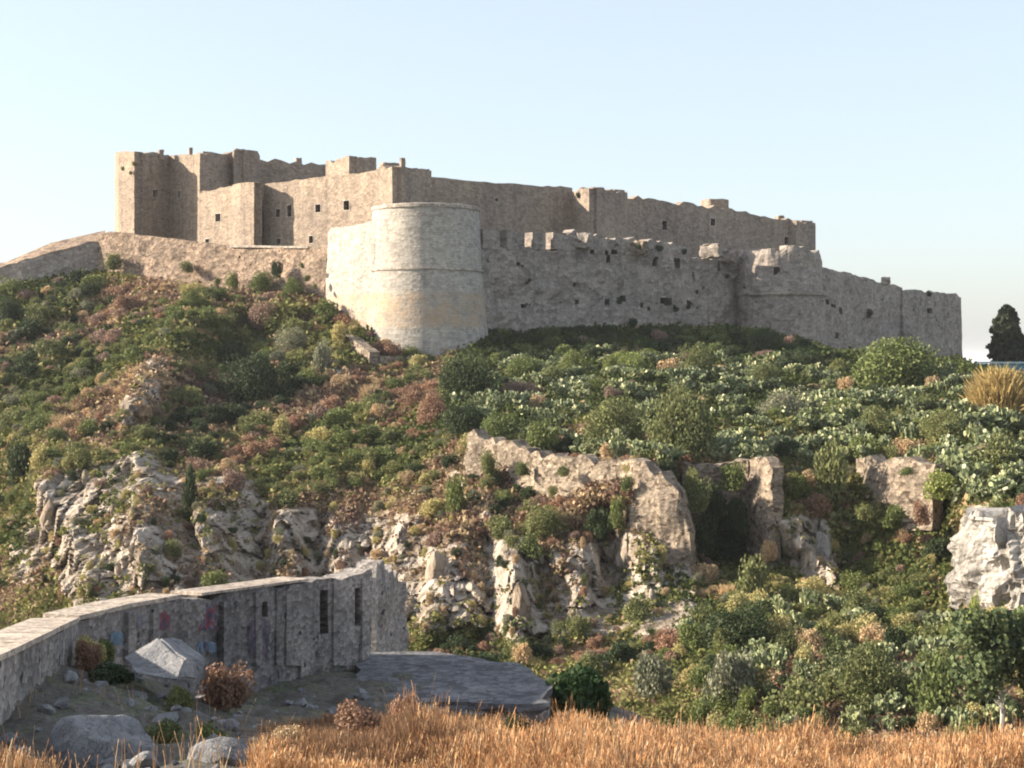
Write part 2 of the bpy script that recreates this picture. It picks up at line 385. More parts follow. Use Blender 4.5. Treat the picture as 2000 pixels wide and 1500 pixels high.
FEAT = [  # polyline, half width px, metres towards the camera (+) or away (-)
 ([(640, 600), (400, 600), (345, 690), (275, 800), (215, 860), (130, 900)], 34, 4.5),
 ([(480, 650), (410, 730), (330, 830)], 40, -7),
 ([(650, 690), (560, 790), (480, 880), (440, 1000)], 45, 2.0),
 ([(580, 640), (560, 740), (470, 800)], 40, -3.0),
 ([(110, 930), (180, 1060), (240, 1180)], 26, 2.0),
 ([(290, 880), (300, 980), (330, 1180)], 26, 3.0),
 ([(350, 900), (365, 1010), (385, 1060)], 26, -4.5),
 ([(420, 1020), (470, 1180)], 34, 2.0),
 ([(500, 990), (520, 1190)], 28, -3.5),
 ([(720, 760), (660, 880), (600, 1000)], 30, 2.0),
 ([(570, 990), (575, 1180)], 22, 3.0),
 ([(625, 1000), (620, 1170)], 20, -3.0),
 ([(680, 1010), (690, 1170)], 22, 2.5),
 ([(800, 1000), (790, 1160)], 22, 2.5),
 ([(780, 800), (740, 930), (720, 1100)], 36, -2.0),
 ([(880, 1040), (850, 1150), (840, 1240)], 30, 3.0),
 ([(950, 1060), (950, 1270)], 22, -4.0),
 ([(1000, 1080), (1010, 1180), (1015, 1280)], 20, 3.5),
 ([(1065, 1120), (1060, 1290)], 26, -3.5),
 ([(1120, 1100), (1150, 1250)], 30, 2.0),
 ([(1180, 1020), (1190, 1140)], 34, -4.0),
 ([(1260, 1060), (1240, 1200)], 30, 2.5),
 ([(1330, 1080), (1320, 1200)], 22, 1.5),
 ([(1410, 980), (1430, 1060), (1400, 1150)], 44, -3.5),
 ([(1500, 1010), (1590, 1110)], 24, 2.5),
 ([(1540, 1090), (1600, 1150)], 24, -3.0),
 ([(1790, 1050), (1785, 1180)], 20, 1.5),
 ([(1830, 1060), (1825, 1180)], 22, -3.5),
 ([(1875, 960), (1880, 1200)], 26, -4.0),
 ([(1930, 1000), (1930, 1200)], 24, 2.0),
]
US = np.arange(-500, 2501, 3.6); NT = 400
T = np.linspace(0, 1, NT)
U, TT = np.meshgrid(US, T, indexing='ij')
VT = vtop(U); V = 1500 + (VT - 1500) * TT
D = 1000 / depth_f(U / 1000, V / 1000)
edge = sstep(1.0, .93, TT)
PB = np.stack([(U - 1000) / F * D, D, -(V - 700) / F * D], -1)
cl = np.zeros_like(U)
for poly, wgt in CLIFFS:
    pu = np.array([p[0] for p in poly] + [poly[0][0]]); pv = np.array([p[1] for p in poly] + [poly[0][1]])
    ins = np.zeros(U.shape, bool)
    j = len(poly) - 1
    for i in range(len(poly)):
        xi, yi = poly[i]; xj, yj = poly[j]
        if yi != yj: ins ^= ((yi > V) != (yj > V)) & (U < (xj - xi) * (V - yi) / (yj - yi) + xi)
        j = i
    dd = seg_dist(U, V, poly + [poly[0]])
    sdv = np.where(ins, dd, -dd)
    cl = np.maximum(cl, wgt * sstep(-22, 16, sdv))
for poly, hw, amp in FEAT:
    g = np.exp(-(seg_dist(U, V, poly) / hw) ** 2)
    PB[..., 1] -= amp * g * edge
x, y, z = PB[..., 0], PB[..., 1], PB[..., 2]
ridg = lambda a: 1 - 2 * np.abs(a)
plate = sstep(880, 840, V) * sstep(850, 1000, U)         # gentle plateau on the right
slope = (1 - cl) * (1 - .75 * plate)
# vertical ribs and broken blocks on cliffs
xw = x + .45 * fbm(x * .2, y * .2, z * .12, 3, 2)
r1 = ridg(fbm(xw * .20 + 3, y * .05, z * .03, 4, 5)); r2 = ridg(fbm(xw * .7, y * .2, z * .09, 4, 9)); r3 = ridg(fbm(xw * 1.7, y * .5, z * .35, 3, 10))
w1, w2, wid = worley(xw * .6, y * .3, z * .14, 21); w3, w4, wid2 = worley(xw * 1.7, y * .8, z * .5, 23)
blk = (wid - .5) * 1.5 - .8 * sstep(.12, 0, w2 - w1); blk2 = (wid2 - .5) * .8
PB[..., 1] -= edge * cl * (2.6 * r1 + 1.5 * r2 + .5 * r3 + blk + blk2)
PB[..., 0] += edge * cl * (.2 * fbm(x * .4, y * .2, z * .4, 3, 31) + .5 * (wid - .5))
PB[..., 2] += edge * cl * (.3 * fbm(x * .5, y * .4, z * .5, 3, 33))
# diagonal strata on the vegetated slopes (running up to the right)
ca_, sa_ = math.cos(math.radians(42)), math.sin(math.radians(42))
al = x * ca_ + z * sa_; ac = -x * sa_ + z * ca_
s1 = fbm(al * .06, ac * .22, y * .04, 4, 41); s2 = fbm(al * .22, ac * .5, y * .2, 4, 43)
PB[..., 1] -= edge * slope * (4.4 * s1 + 1.6 * s2)
PB[..., 2] += edge * slope * 1.0 * fbm(x * .3, y * .3, z * .3, 4, 47) + edge * plate * 2.0 * fbm(x * .13, y * .13, 0, 3, 48)
# faces behind the crest: level ground inside the walls, then falling to the sea
inner = np.interp(US, [-500, 640, 720, 940, 1400, 1760, 1900, 2500], [10, 15, 6, 9, 8, 3, -1, -3])
rows = []
last = PB[:, -1, :]
for dd, zf in ((5, None), (22, 'mid'), (110, 'in'), (240, -14), (520, -62)):
    nd = last[:, 1] + dd
    zz = last[:, 2] - .2 if zf is None else np.where(US > 940, last[:, 2] - .3, inner) if zf == 'mid' else (inner if zf == 'in' else np.full(len(US), float(zf)))
    rows.append(np.stack([last[:, 0] / last[:, 1] * nd, nd, zz], -1))
G = np.concatenate([PB] + [r[:, None, :] for r in rows], 1)
nu, nv = G.shape[:2]
idx = np.arange(nu * nv).reshape(nu, nv)
fc = np.stack([idx[:-1, :-1], idx[1:, :-1], idx[1:, 1:], idx[:-1, 1:]], -1).reshape(-1, 4)
hill_me = new_mesh('hill', G.reshape(-1, 3), fc, M['hill'], True)
gu = np.gradient(PB, axis=0); gv = np.gradient(PB, axis=1)
NRM = np.cross(gu, gv); NRM /= np.maximum(np.linalg.norm(NRM, axis=-1, keepdims=True), 1e-9)
NRM *= np.where(NRM[..., 1:2] > 0, -1, 1)
rock = np.clip(cl * .98 + .6 * fbm(x * .33, y * .2, z * .075, 4, 51) * sstep(.1, .5, cl) - .5 * np.clip(NRM[..., 2] - .5, 0, 1), 0, 1)
dryf = np.clip(.45 + .9 * fbm(al * .05, ac * .12, y * .05, 3, 61), 0, 1)
dryf = np.maximum(dryf, np.exp(-(seg_dist(U, V, [(330, 740), (260, 830), (140, 910), (90, 960)]) / 26) ** 2))
dryf = np.maximum(dryf, np.exp(-(seg_dist(U, V, [(640, 590), (700, 640), (680, 660)]) / 16) ** 2))
dryf *= 1 - .8 * plate
ext = lambda a, c: np.concatenate([a, np.full((nu, 5), c)], 1)
point_attr(hill_me, 'rock', ext(rock, 0)); point_attr(hill_me, 'dry', ext(dryf, .3))
cf = cl[:-1, :-1]; cf = np.concatenate([cf, np.zeros((nu - 1, nv - 1 - cf.shape[1]))], 1).ravel()
hill_me.polygons.foreach_set('use_smooth', cf < .3)
hill = link('hill', hill_me); tag(hill, kind='structure')

def surf(u, v):
    iu = (u + 500) / 3.6; t = (1500 - v) / (1500 - float(vtop(u))); it = min(max(t, 0), 1) * (NT - 1)
    i0 = int(min(max(iu, 0), len(US) - 2)); j0 = int(min(it, NT - 2)); a = iu - i0; c = it - j0
    p = PB[i0, j0] * (1 - a) * (1 - c) + PB[i0 + 1, j0] * a * (1 - c) + PB[i0, j0 + 1] * (1 - a) * c + PB[i0 + 1, j0 + 1] * a * c
    return p
def surf_n(u, v):
    i0 = int(min(max((u + 500) / 3.6, 0), len(US) - 1)); j0 = int(min(max((1500 - v) / (1500 - float(vtop(u))) * (NT - 1), 0), NT - 1))
    return NRM[i0, j0], cl[i0, j0]

# sea and lower land reaching the horizon
n = 96; ang = np.linspace(0, 2 * np.pi, n, endpoint=False)
m, nt, b = mat_new('sea_water', .25); pos = N(nt, 'ShaderNodeNewGeometry').outputs['Position']
b.inputs['Base Color'].default_value = (.03, .10, .14, 1); nt.links.new(bump(nt, noise(nt, pos, .05), .3, 1), b.inputs['Normal']); M['sea'] = m
sv_ = np.c_[40000 * np.cos(ang), 40000 * np.sin(ang), np.full(n, -60.)]
tag(link('sea', new_mesh('sea', sv_, [list(range(n))], M['sea'])), kind='structure')

# ------------------------------------------------------------------ near ground (viewpoint knoll, rubble yard, dip)
nc = [  # (u, v, d) seen ground, or ('w', x, y, z)
 (0, 1405, 24), (-200, 1500, 19), (100, 1340, 28), (150, 1298, 33), (250, 1320, 32), (350, 1350, 33), (300, 1420, 26), (150, 1500, 21), (300, 1500, 21.5),
 (420, 1400, 32), (510, 1390, 38), (480, 1480, 24), (620, 1345, 42), (720, 1312, 47), (600, 1450, 27), (700, 1490, 23), (850, 1500, 22.5), (800, 1440, 27), (860, 1405, 33),
 (950, 1500, 24), (1000, 1500, 23), (1050, 1460, 27), (960, 1420, 40), (1060, 1400, 43), (1200, 1400, 46), (1200, 1470, 26), (1400, 1465, 26), (1600, 1472, 26), (1800, 1480, 26), (2000, 1490, 26), (2300, 1500, 25), (1400, 1500, 23),
 (1400, 1560, 36), (1700, 1560, 36), (2000, 1580, 36),
 ('w', 0, 0, -1.7), ('w', -6, 2, -1.9), ('w', 6, 2, -1.9), ('w', -15, 0, -2.2), ('w', 15, 0, -2.6), ('w', 0, 10, -3.7), ('w', 5, 14, -4.7), ('w', -6, 12, -3.8), ('w', -30, 10, -4.5), ('w', 30, 12, -6), ('w', 30, 26, -8),
 ('w', -14, 34, -7.5), ('w', -14, 24, -6.5), ('w', -16, 50, -13), ('w', -30, 45, -13), ('w', -25, 25, -8), ('w', -4, 52, -11.2), ('w', 3, 50, -11.5), ('w', -20, 66, -22), ('w', 0, 66, -22), ('w', 20, 50, -17.5), ('w', 25, 66, -22), ('w', -40, 70, -24), ('w', 45, 60, -22), ('w', 8, 56, -18),
 ('w', -5, 80, -25), ('w', 25, 80, -25), ('w', -35, 85, -26), ('w', 45, 85, -26),
]
npt, nz = [], []
for c in nc:
    p = np.array(c[1:], float) if c[0] == 'w' else P(*c)
    npt.append((p[0] / 30, p[1] / 30)); nz.append(p[2])
near_f = tps(npt, nz, 1e-4)
XS = np.arange(-46, 52, .28); YS = np.arange(-4, 84, .28)
X, Y = np.meshgrid(XS, YS, indexing='ij')
Zb = near_f(X / 30, Y / 30)
WALLP = [(-7.6, 20), (-8, 24), (-9.35, 33), (-8.0, 37.5), (-5.7, 45), (-4.5, 48)]
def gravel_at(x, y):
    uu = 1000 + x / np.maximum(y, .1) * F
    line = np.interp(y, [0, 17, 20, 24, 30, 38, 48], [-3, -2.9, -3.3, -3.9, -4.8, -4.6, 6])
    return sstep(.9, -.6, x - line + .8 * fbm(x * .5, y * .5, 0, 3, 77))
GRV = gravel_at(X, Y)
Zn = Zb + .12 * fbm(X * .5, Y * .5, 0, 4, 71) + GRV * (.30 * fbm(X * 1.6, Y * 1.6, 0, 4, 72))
def near_z(x, y):
    i = min(max(int(round((x + 46) / .28)), 0), len(XS) - 1); j = min(max(int(round((y + 4) / .28)), 0), len(YS) - 1)
    return float(Zn[i, j])
ix = np.arange(X.size).reshape(X.shape)
fc = np.stack([ix[:-1, :-1], ix[1:, :-1], ix[1:, 1:], ix[:-1, 1:]], -1).reshape(-1, 4)
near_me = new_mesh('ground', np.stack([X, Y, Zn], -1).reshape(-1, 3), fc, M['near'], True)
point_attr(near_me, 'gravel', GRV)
tag(link('ground', near_me), kind='structure')
# surrounding land sheet under everything, carrying on beyond the hill sheet
gx = np.linspace(-420, 420, 85); gy = np.linspace(-160, 200, 49)
X2, Y2 = np.meshgrid(gx, gy, indexing='ij')
Z2 = -31 - 10 * sstep(60, 400, np.abs(X2)) + 1.5 * fbm(X2 * .02, Y2 * .02, 0, 3, 5)
ix = np.arange(X2.size).reshape(X2.shape)
fc = np.stack([ix[:-1, :-1], ix[1:, :-1], ix[1:, 1:], ix[:-1, 1:]], -1).reshape(-1, 4)
lme = new_mesh('valley_floor', np.stack([X2, Y2, Z2], -1).reshape(-1, 3), fc, M['hill'], True)
point_attr(lme, 'rock', np.zeros(X2.size)); point_attr(lme, 'dry', np.full(X2.size, .3))
tag(link('valley_floor', lme), kind='structure')

# ------------------------------------------------------------------ masonry builder
def wall_part(name, pts, mat, parent=None, thick=1.6, windows=(), step=1.2, rough=.12, top_j=.18, batter=0., seed=0, wname='window', fine=0, deep=.7, backm=None, framed=False):
    """pts: (u, vtop, vbottom, depth) along the face, left to right.  windows: (u, v, w_px, h_px[, depth m]).
    Face is a fine grid with small relief; windows are real recesses with a dark back."""
    pl = [(P(u, 700, d)[:2], -(vt - 700) / F * d, -(vb - 700) / F * d, u, d) for u, vt, vb, d in pts]
    cols = []
    wins = []
    for k in range(len(pl) - 1):
        (a, zt0, zb0, u0, d0), (c, zt1, zb1, u1, d1) = pl[k], pl[k + 1]
        wset = set(); Ls = np.linalg.norm(c - a); ss = set(np.round(np.linspace(0, 1, max(2, int(Ls / step) + 1)), 5))
        for w in windows:
            if min(u0, u1) <= w[0] < max(u0, u1):
                def s_of(uq):
                    q = (uq - 1000) / F
                    den = (c[0] - a[0]) - q * (c[1] - a[1]); return (q * a[1] - a[0]) / den
                sa, sb = s_of(w[0] - w[2] / 2), s_of(w[0] + w[2] / 2)
                dm = a[1] + (c[1] - a[1]) * (sa + sb) / 2
                z1 = -(w[1] - w[3] / 2 - 700) / F * dm; z0 = -(w[1] + w[3] / 2 - 700) / F * dm
                ss = {s for s in ss if not (sa - .02 < s < sb + .02) or s in (0, 1)}; wset |= {sa, sb}
                wins.append((k, sa, sb, z0, z1))
        for s in sorted(ss | wset):
            if k > 0 and s == 0: continue
            cols.append((k, s))
    # z lines: relative rows per column between zb and zt; window rows absolute -> use common absolute lines
    def colinfo(k, s):
        (a, zt0, zb0, *_), (c, zt1, zb1, *_) = pl[k], pl[min(k + 1, len(pl) - 1)]
        return a + (c - a) * s, zt0 + (zt1 - zt0) * s, zb0 + (zb1 - zb0) * s
    zmax = max(p[1] for p in pl); zmin = min(p[2] for p in pl)
    H = zmax - zmin; lines = set(np.linspace(0, 1, max(3, int(H / step) + 1)))
    wl_ = []
    for (k, sa, sb, z0, z1) in wins:
        _, zt, zb = colinfo(k, (sa + sb) / 2)
        f0, f1 = (z0 - zb) / (zt - zb), (z1 - zb) / (zt - zb); wl_ += [f0, f1]
    lines = {l for l in lines if all(abs(l - f) > .25 / max(H, 1) * step for f in wl_) or l in (0, 1)} | set(wl_)
    lines = sorted(lines)
    nc_, nr = len(cols), len(lines)
    front = np.zeros((nc_, nr, 3)); nrm = np.zeros((nc_, 2))
    for i, (k, s) in enumerate(cols):
        xy, zt, zb = colinfo(k, s)
        dirv = pl[min(k + 1, len(pl) - 1)][0] - pl[k][0]; dirv = dirv / np.linalg.norm(dirv)
        nrm[i] = (dirv[1], -dirv[0])
        for j, f in enumerate(lines):
            off = batter * (1 - f) * (zt - zb)
            front[i, j] = (xy[0] + nrm[i, 0] * off, xy[1] + nrm[i, 1] * off, zb + (zt - zb) * f)
    q = front
    dn = rough * fbm(q[..., 0] * .5, q[..., 1] * .5, q[..., 2] * .5, 3, seed + 3)
    if fine:
        e1, e2, e3 = worley(q[..., 0] * .7, q[..., 1] * .6, q[..., 2] * .28, seed); e4, e5, e6 = worley(q[..., 0] * 2, q[..., 1] * 1.4, q[..., 2] * .9, seed + 5)
        dn = dn + fine * (1.0 * (e3 - .5) + .35 * (e6 - .5) + .45 * fbm(q[..., 0] * 3, q[..., 1], q[..., 2] * 2.2, 3, seed + 8) + ridg(fbm(q[..., 0] * 1.2, q[..., 1], q[..., 2] * .5, 4, seed)))
    q[..., 0] += nrm[:, None, 0] * dn; q[..., 1] += nrm[:, None, 1] * dn
    q[:, -1, 2] += top_j * .8 * vnoise(q[:, -1, 0] * 2.1, q[:, -1, 1] * 2.1, 0 * q[:, -1, 0], seed + 14)
    q[:, -1, 2] += top_j * (fbm(q[:, -1, 0] * .9, q[:, -1, 1] * .9, 0 * q[:, -1, 0], 2, seed + 9) * 1.6)
    back = q.copy(); back[..., 0] -= nrm[:, None, 0] * (thick + batter * 0); back[..., 1] -= nrm[:, None, 1] * thick
    verts = list(q.reshape(-1, 3)) + list(back.reshape(-1, 3)); nb = nc_ * nr
    faces = []; wfaces = []
    def win_at(i, j):
        for wi, (k, sa, sb, z0, z1) in enumerate(wins):
            ki, si = cols[i]; kj, sj = cols[i + 1]
            if ki == k and kj == k and si >= sa - 1e-4 and sj <= sb + 1e-4:
                _, zt, zb = colinfo(k, (sa + sb) / 2)
                f0, f1 = (z0 - zb) / (zt - zb), (z1 - zb) / (zt - zb)
                if lines[j] >= f0 - 1e-4 and lines[j + 1] <= f1 + 1e-4: return wi
        return None
    for i in range(nc_ - 1):
        for j in range(nr - 1):
            a = i * nr + j
            w = win_at(i, j)
            if w is None: faces.append((a, a + nr, a + nr + 1, a + 1))
            else: wfaces.append((w, a, a + nr, a + nr + 1, a + 1, nrm[i]))
            faces.append((nb + a, nb + a + 1, nb + a + nr + 1, nb + a + nr))
        t = i * nr + nr - 1; faces.append((t, t + nr, nb + t + nr, nb + t))
        faces.append((i * nr, nb + i * nr, nb + i * nr + nr, i * nr + nr))
    for i in (0, nc_ - 1):
        for j in range(nr - 1):
            a = i * nr + j
            f = (a, a + 1, nb + a + 1, nb + a) if i == 0 else (a, nb + a, nb + a + 1, a + 1)
            faces.append(f)
    o = link(name, new_mesh(name, verts, faces, mat), parent)
    bywin = {}
    for w, *rest in wfaces: bywin.setdefault(w, []).append(rest)
    for w, lst in bywin.items():
        vv, ff = [], []
        for a, b_, c_, d_, nn in lst:
            base = len(vv); quad = [np.array(verts[k]) for k in (a, b_, c_, d_)]
            off = np.array((-nn[0], -nn[1], 0)) * deep
            vv += quad + [p + off for p in quad]
            ff += [(base + 4, base + 5, base + 6, base + 7)]
            for e in range(4):
                e2 = (e + 1) % 4; ff.append((base + e, base + 4 + e, base + 4 + e2, base + e2))
        me = new_mesh(wname, vv, ff, mat); me.materials.append(backm or M['dark'])
        for kf in range(0, len(ff), 5): me.polygons[kf].material_index = 1
        wo = link(wname, me, parent or o)
        if framed:
            A = np.array(vv); nn = lst[0][4]; tx = np.array((-nn[1], nn[0], 0)); pr = A @ tx; z0_, z1_ = A[:, 2].min(), A[:, 2].max(); q0 = A[pr.argmin()]; q1 = A[pr.argmax()]
            o3 = np.array((nn[0], nn[1], 0)) * .05; fw = .16; V8 = []
            for e_ in (0, fw):
                for (qq, sg) in ((q0, -1), (q1, 1)):
                    for zz_, sz_ in ((z0_, -1), (z1_, 1)):
                        b_ = qq * (1, 1, 0) - np.array((nn[0], nn[1], 0)) * float((qq - A[:4].mean(0)) @ np.array((nn[0], nn[1], 0))) + tx * sg * e_; V8.append((b_[0] + o3[0], b_[1] + o3[1], zz_ + sz_ * e_))
            ff8 = [(0, 4, 5, 1), (1, 5, 7, 3), (3, 7, 6, 2), (2, 6, 4, 0)]; V16 = V8 + [tuple(np.array(v_) - o3 * 2.5) for v_ in V8]
            ff8 += [(4, 12, 13, 5), (5, 13, 15, 7), (7, 15, 14, 6), (6, 14, 12, 4)]
            link('frame', new_mesh('frame', V16, ff8, M['cap']), wo)
    return o

def box_mesh(name, c, s, mat, rz=0, jit=.04, seed=0, parent=None):
    """weathered block: subdivided box with jittered corners"""
    import bmesh
    bm = bmesh.new(); bmesh.ops.create_cube(bm, size=1)
    bmesh.ops.scale(bm, vec=s, verts=bm.verts)
    bmesh.ops.bevel(bm, geom=bm.edges[:], offset=min(s) * .06, segments=1, affect='EDGES')
    bmesh.ops.subdivide_edges(bm, edges=[e for e in bm.edges if e.calc_length() > .6], cuts=2, use_grid_fill=True)
    rr = random.Random(seed)
    for v_ in bm.verts: v_.co += Vector([rr.uniform(-jit, jit) for _ in range(3)])
    bm.transform(Matrix.Translation(Vector(c)) @ Matrix.Rotation(rz, 4, 'Z'))
    me = bpy.data.meshes.new(name); bm.to_mesh(me); bm.free(); me.materials.append(mat)
    return link(name, me, parent)

def revolve(name, cx, cy, prof, mat, parent=None, seg=96, rough=.08, a0=0, a1=2 * math.pi, jag=0, seed=0):
    """prof: list of (r, z) bottom to top"""
    full = abs(a1 - a0 - 2 * math.pi) < 1e-6
    th = np.linspace(a0, a1, seg + (0 if full else 1), endpoint=not full)
    r = np.array([p[0] for p in prof]); z_ = np.array([p[1] for p in prof])
    Th, Rr = np.meshgrid(th, r, indexing='ij'); _, Zz = np.meshgrid(th, z_, indexing='ij')
    dn = rough * fbm(Th * 3 + 9, Zz * .5, Rr * 0, 3, seed)
    Rr = Rr + np.where(Rr > .1, dn, 0)
    if jag: Zz = Zz + np.where(Zz > z_.max() - 2.0, jag * fbm(np.cos(Th) * 4, np.sin(Th) * 4, 0 * Th, 3, seed + 4), 0)
    X_ = cx + Rr * np.cos(Th); Y_ = cy + Rr * np.sin(Th)
    vv = np.stack([X_, Y_, Zz], -1); n_, k_ = X_.shape
    ix = np.arange(n_ * k_).reshape(n_, k_); nx = np.roll(ix, -1, 0) if full else ix[1:]
    ii = ix if full else ix[:-1]
    f = np.stack([ii[:, :-1], nx[:, :-1], nx[:, 1:], ii[:, 1:]], -1).reshape(-1, 4)
    return link(name, new_mesh(name, vv.reshape(-1, 3), f, mat), parent)

# ------------------------------------------------------------------ castle keep on the summit
kb = P(735, 480, 240)
keep = empty('castle_keep', kb, 'long brown stone castle keep with small windows crowning the hilltop', 'castle')
keep_parts = []
def kp(name, pts, **kw):
    kw.setdefault('thick', 1.6); kw.setdefault('framed', True)
    o = wall_part(name, pts, M['keep'], None, **kw)
    return o
_before = set(bpy.data.objects)
# left tower: sunlit narrow face, shaded return, recess wall
kp('tower', [(224, 300, 475, 263), (232, 297, 475, 257), (262, 295, 475, 253), (330, 303, 480, 260.5)], windows=[(303, 378, 9, 14)], seed=1)
kp('wall', [(329, 303, 482, 260.7), (357, 303, 482, 257), (390, 298, 482, 252)], windows=[(350, 380, 6, 14)], seed=2)
# upper keep wall, facing away from the sun
kp('wall', [(390, 298, 420, 253), (454, 300, 420, 259.5)], seed=3, top_j=.3)
kp('turret', [(454, 300, 400, 258.5), (457, 293, 400, 257.5), (500, 295, 400, 260), (508, 303, 400, 263)], seed=4, top_j=.4)
kp('wall', [(508, 314, 400, 263.5), (636, 323, 400, 269), (742, 332, 400, 272)], seed=5, top_j=.5)
kp('turret', [(636, 316, 380, 260), (682, 306, 380, 254), (735, 310, 380, 259)], seed=6, top_j=.3)
# lower sunlit wall with windows
kp('wall', [(390, 374, 495, 249.5), (455, 362, 495, 243)], windows=[(426, 425, 10, 15), (405, 471, 8, 8)], seed=7)
kp('turret', [(454, 361, 500, 242.8), (470, 357, 500, 240.3), (496, 355, 500, 238), (514, 359, 500, 243)], seed=8, top_j=.06)
kp('wall', [(515, 359, 505, 242.2), (735, 333, 500, 226.5)],
   windows=[(543, 416, 8, 15), (565, 412, 8, 22), (621, 407, 10, 15), (677, 401, 11, 18), (608, 468, 8, 14), (544, 472, 8, 10)], seed=9, top_j=.1)
kp('tower', [(735, 329, 500, 225.8), (766, 326, 500, 222.5), (842, 334, 500, 232)], windows=[(731, 358, 5, 22)], seed=10, top_j=.35)
kp('curtain_wall', [(842, 346, 500, 234), (1118, 367, 500, 248.5)], seed=11, top_j=.12, windows=[(970, 390, 6, 6)])
kp('tower', [(1117, 376, 500, 247.5), (1128, 368, 500, 245), (1150, 367, 500, 242.5), (1222, 375, 500, 250.5), (1226, 378, 500, 255)], seed=12, top_j=.4)
kp('curtain_wall', [(1226, 386, 510, 255.5), (1400, 405, 510, 270), (1556, 433, 515, 283)], windows=[(1298, 440, 9, 18), (1392, 434, 9, 14), (1536, 470, 8, 14)], seed=13, top_j=.45)
kp('tower', [(1556, 433, 515, 280.5), (1592, 437, 515, 285), (1593, 440, 515, 293)], seed=14, top_j=.4)
# roofs and terraces closing the blocks
def slab(name, pts, z0, z1, mat):
    """closed prism from plan points given as (u, d)"""
    pl = [P(u, 700, d)[:2] for u, d in pts]; n_ = len(pl)
    vv = [(p[0], p[1], z0) for p in pl] + [(p[0], p[1], z1) for p in pl]
    ff = [list(range(n_, 2 * n_))] + [(i, (i + 1) % n_, n_ + (i + 1) % n_, n_ + i) for i in range(n_)] + [list(range(n_ - 1, -1, -1))]
    return link(name, new_mesh(name, vv, ff, mat))
slab('terrace_roof', [(392, 253.6), (470, 245.5), (516, 245), (735, 229.5), (765, 226), (838, 235), (742, 270), (512, 262), (392, 254.5)], 20, 26.6, M['keep'])
slab('tower_roof', [(226, 264), (264, 254), (330, 264), (388, 256), (500, 264), (640, 272), (740, 276), (700, 300), (250, 300)], 20, 32.6, M['keep'])
slab('terrace_roof', [(842, 236), (1118, 251), (1226, 258), (1560, 286), (1590, 288), (1500, 310), (800, 290)], 14, 21.5, M['keep'])
# small blocks and chimneys on the skyline
for (u, vt_, vb_, w_, d_, nm) in [(313, 292, 304, 10, 258, 'merlon'), (371, 288, 303, 7, 257, 'chimney'), (582, 308, 322, 11, 268, 'chimney'), (466, 291, 300, 20, 260, 'merlon'),
                                  (785, 308, 328, 9, 228, 'chimney'), (760, 318, 332, 34, 226.5, 'merlon'), (825, 330, 338, 22, 232, 'merlon'),
                                  (1165, 366, 378, 26, 246, 'merlon'), (1205, 370, 384, 24, 250, 'merlon'), (1397, 389, 418, 46, 276, 'guard_room'), (1524, 421, 440, 14, 284, 'chimney'), (1572, 431, 440, 26, 284, 'merlon'),
                                  (1140, 366, 374, 14, 245, 'merlon'), (402, 296, 304, 18, 255, 'merlon')]:
    c_ = P(u, (vt_ + vb_) / 2, d_); w = w_ / F * d_; h = (vb_ - vt_) / F * d_ + .6
    box_mesh(nm, (c_[0], c_[1] + .6, c_[2] - .3), (w, min(w, 2.0) if w < 3 else 3.0, h), M['keep'], rz=math.radians(25), jit=.08, seed=u)
for o in [o for o in bpy.data.objects if o not in _before and o is not keep]:
    if o.parent is None:
        o.parent = keep; o.matrix_parent_inverse = Matrix.Translation(-Vector(kb))

def adopt(root, before):
    for o in [o for o in bpy.data.objects if o not in before and o is not root]:
        if o.parent is None:
            o.parent = root; o.matrix_parent_inverse = Matrix.Translation(-Vector(root.location))

# ------------------------------------------------------------------ rampart at the foot of the keep (left)
_b = set(bpy.data.objects)
rp = empty('rampart_wall', P(420, 560, 231), 'pinkish rubble rampart wall below the keep curving from left edge to the round bastion', 'rampart')
wall_part('wall', [(-420, 640, 760, 236), (-120, 545, 640, 238), (0, 522, 600, 239.5), (100, 494, 590, 241), (190, 470, 580, 243.5)], M['outer'], None, thick=1.5, seed=21, rough=.5, top_j=.3, batter=.05)
wall_part('wall', [(190, 462, 580, 243.7), (215, 452, 580, 242), (300, 462, 590, 237), (455, 481, 600, 229.5), (640, 484, 610, 219)], M['ramp'], None, thick=2.2, seed=22, rough=.5, top_j=.12, batter=.10,
          windows=[(470, 462 + 40, 4, 4)])
# sloping lit coping of the left part
pa = [(-420, 625, 636, 239), (-120, 530, 544, 240), (12, 512, 521, 241.3), (100, 474, 493, 243), (205, 450, 469, 245.5)]
vv, ff = [], []
for i, (u, v1, v2, d) in enumerate(pa):
    lo = P(u, v2 - 1, d - 1.2); hi = P(u, v1, d + 3.5); bk = hi + np.array((0, 2.5, -6)); 
    vv += [lo, hi, bk, lo + np.array((0, 0.2, -.9))]
for i in range(len(pa) - 1):
    a = i * 4
    for k in range(4): k2 = (k + 1) % 4; ff.append((a + k, a + k2, a + 4 + k2, a + 4 + k))
ff += [(0, 3, 2, 1), (len(vv) - 4, len(vv) - 3, len(vv) - 2, len(vv) - 1)]
link('coping', new_mesh('coping', vv, ff, M['ramp']))
wall_part('coping', [(448, 478, 483, 229.2), (540, 480, 484, 224.3), (600, 481, 485, 221)], M['cap'], None, thick=2, seed=24, rough=.03, top_j=0)
adopt(rp, _b)

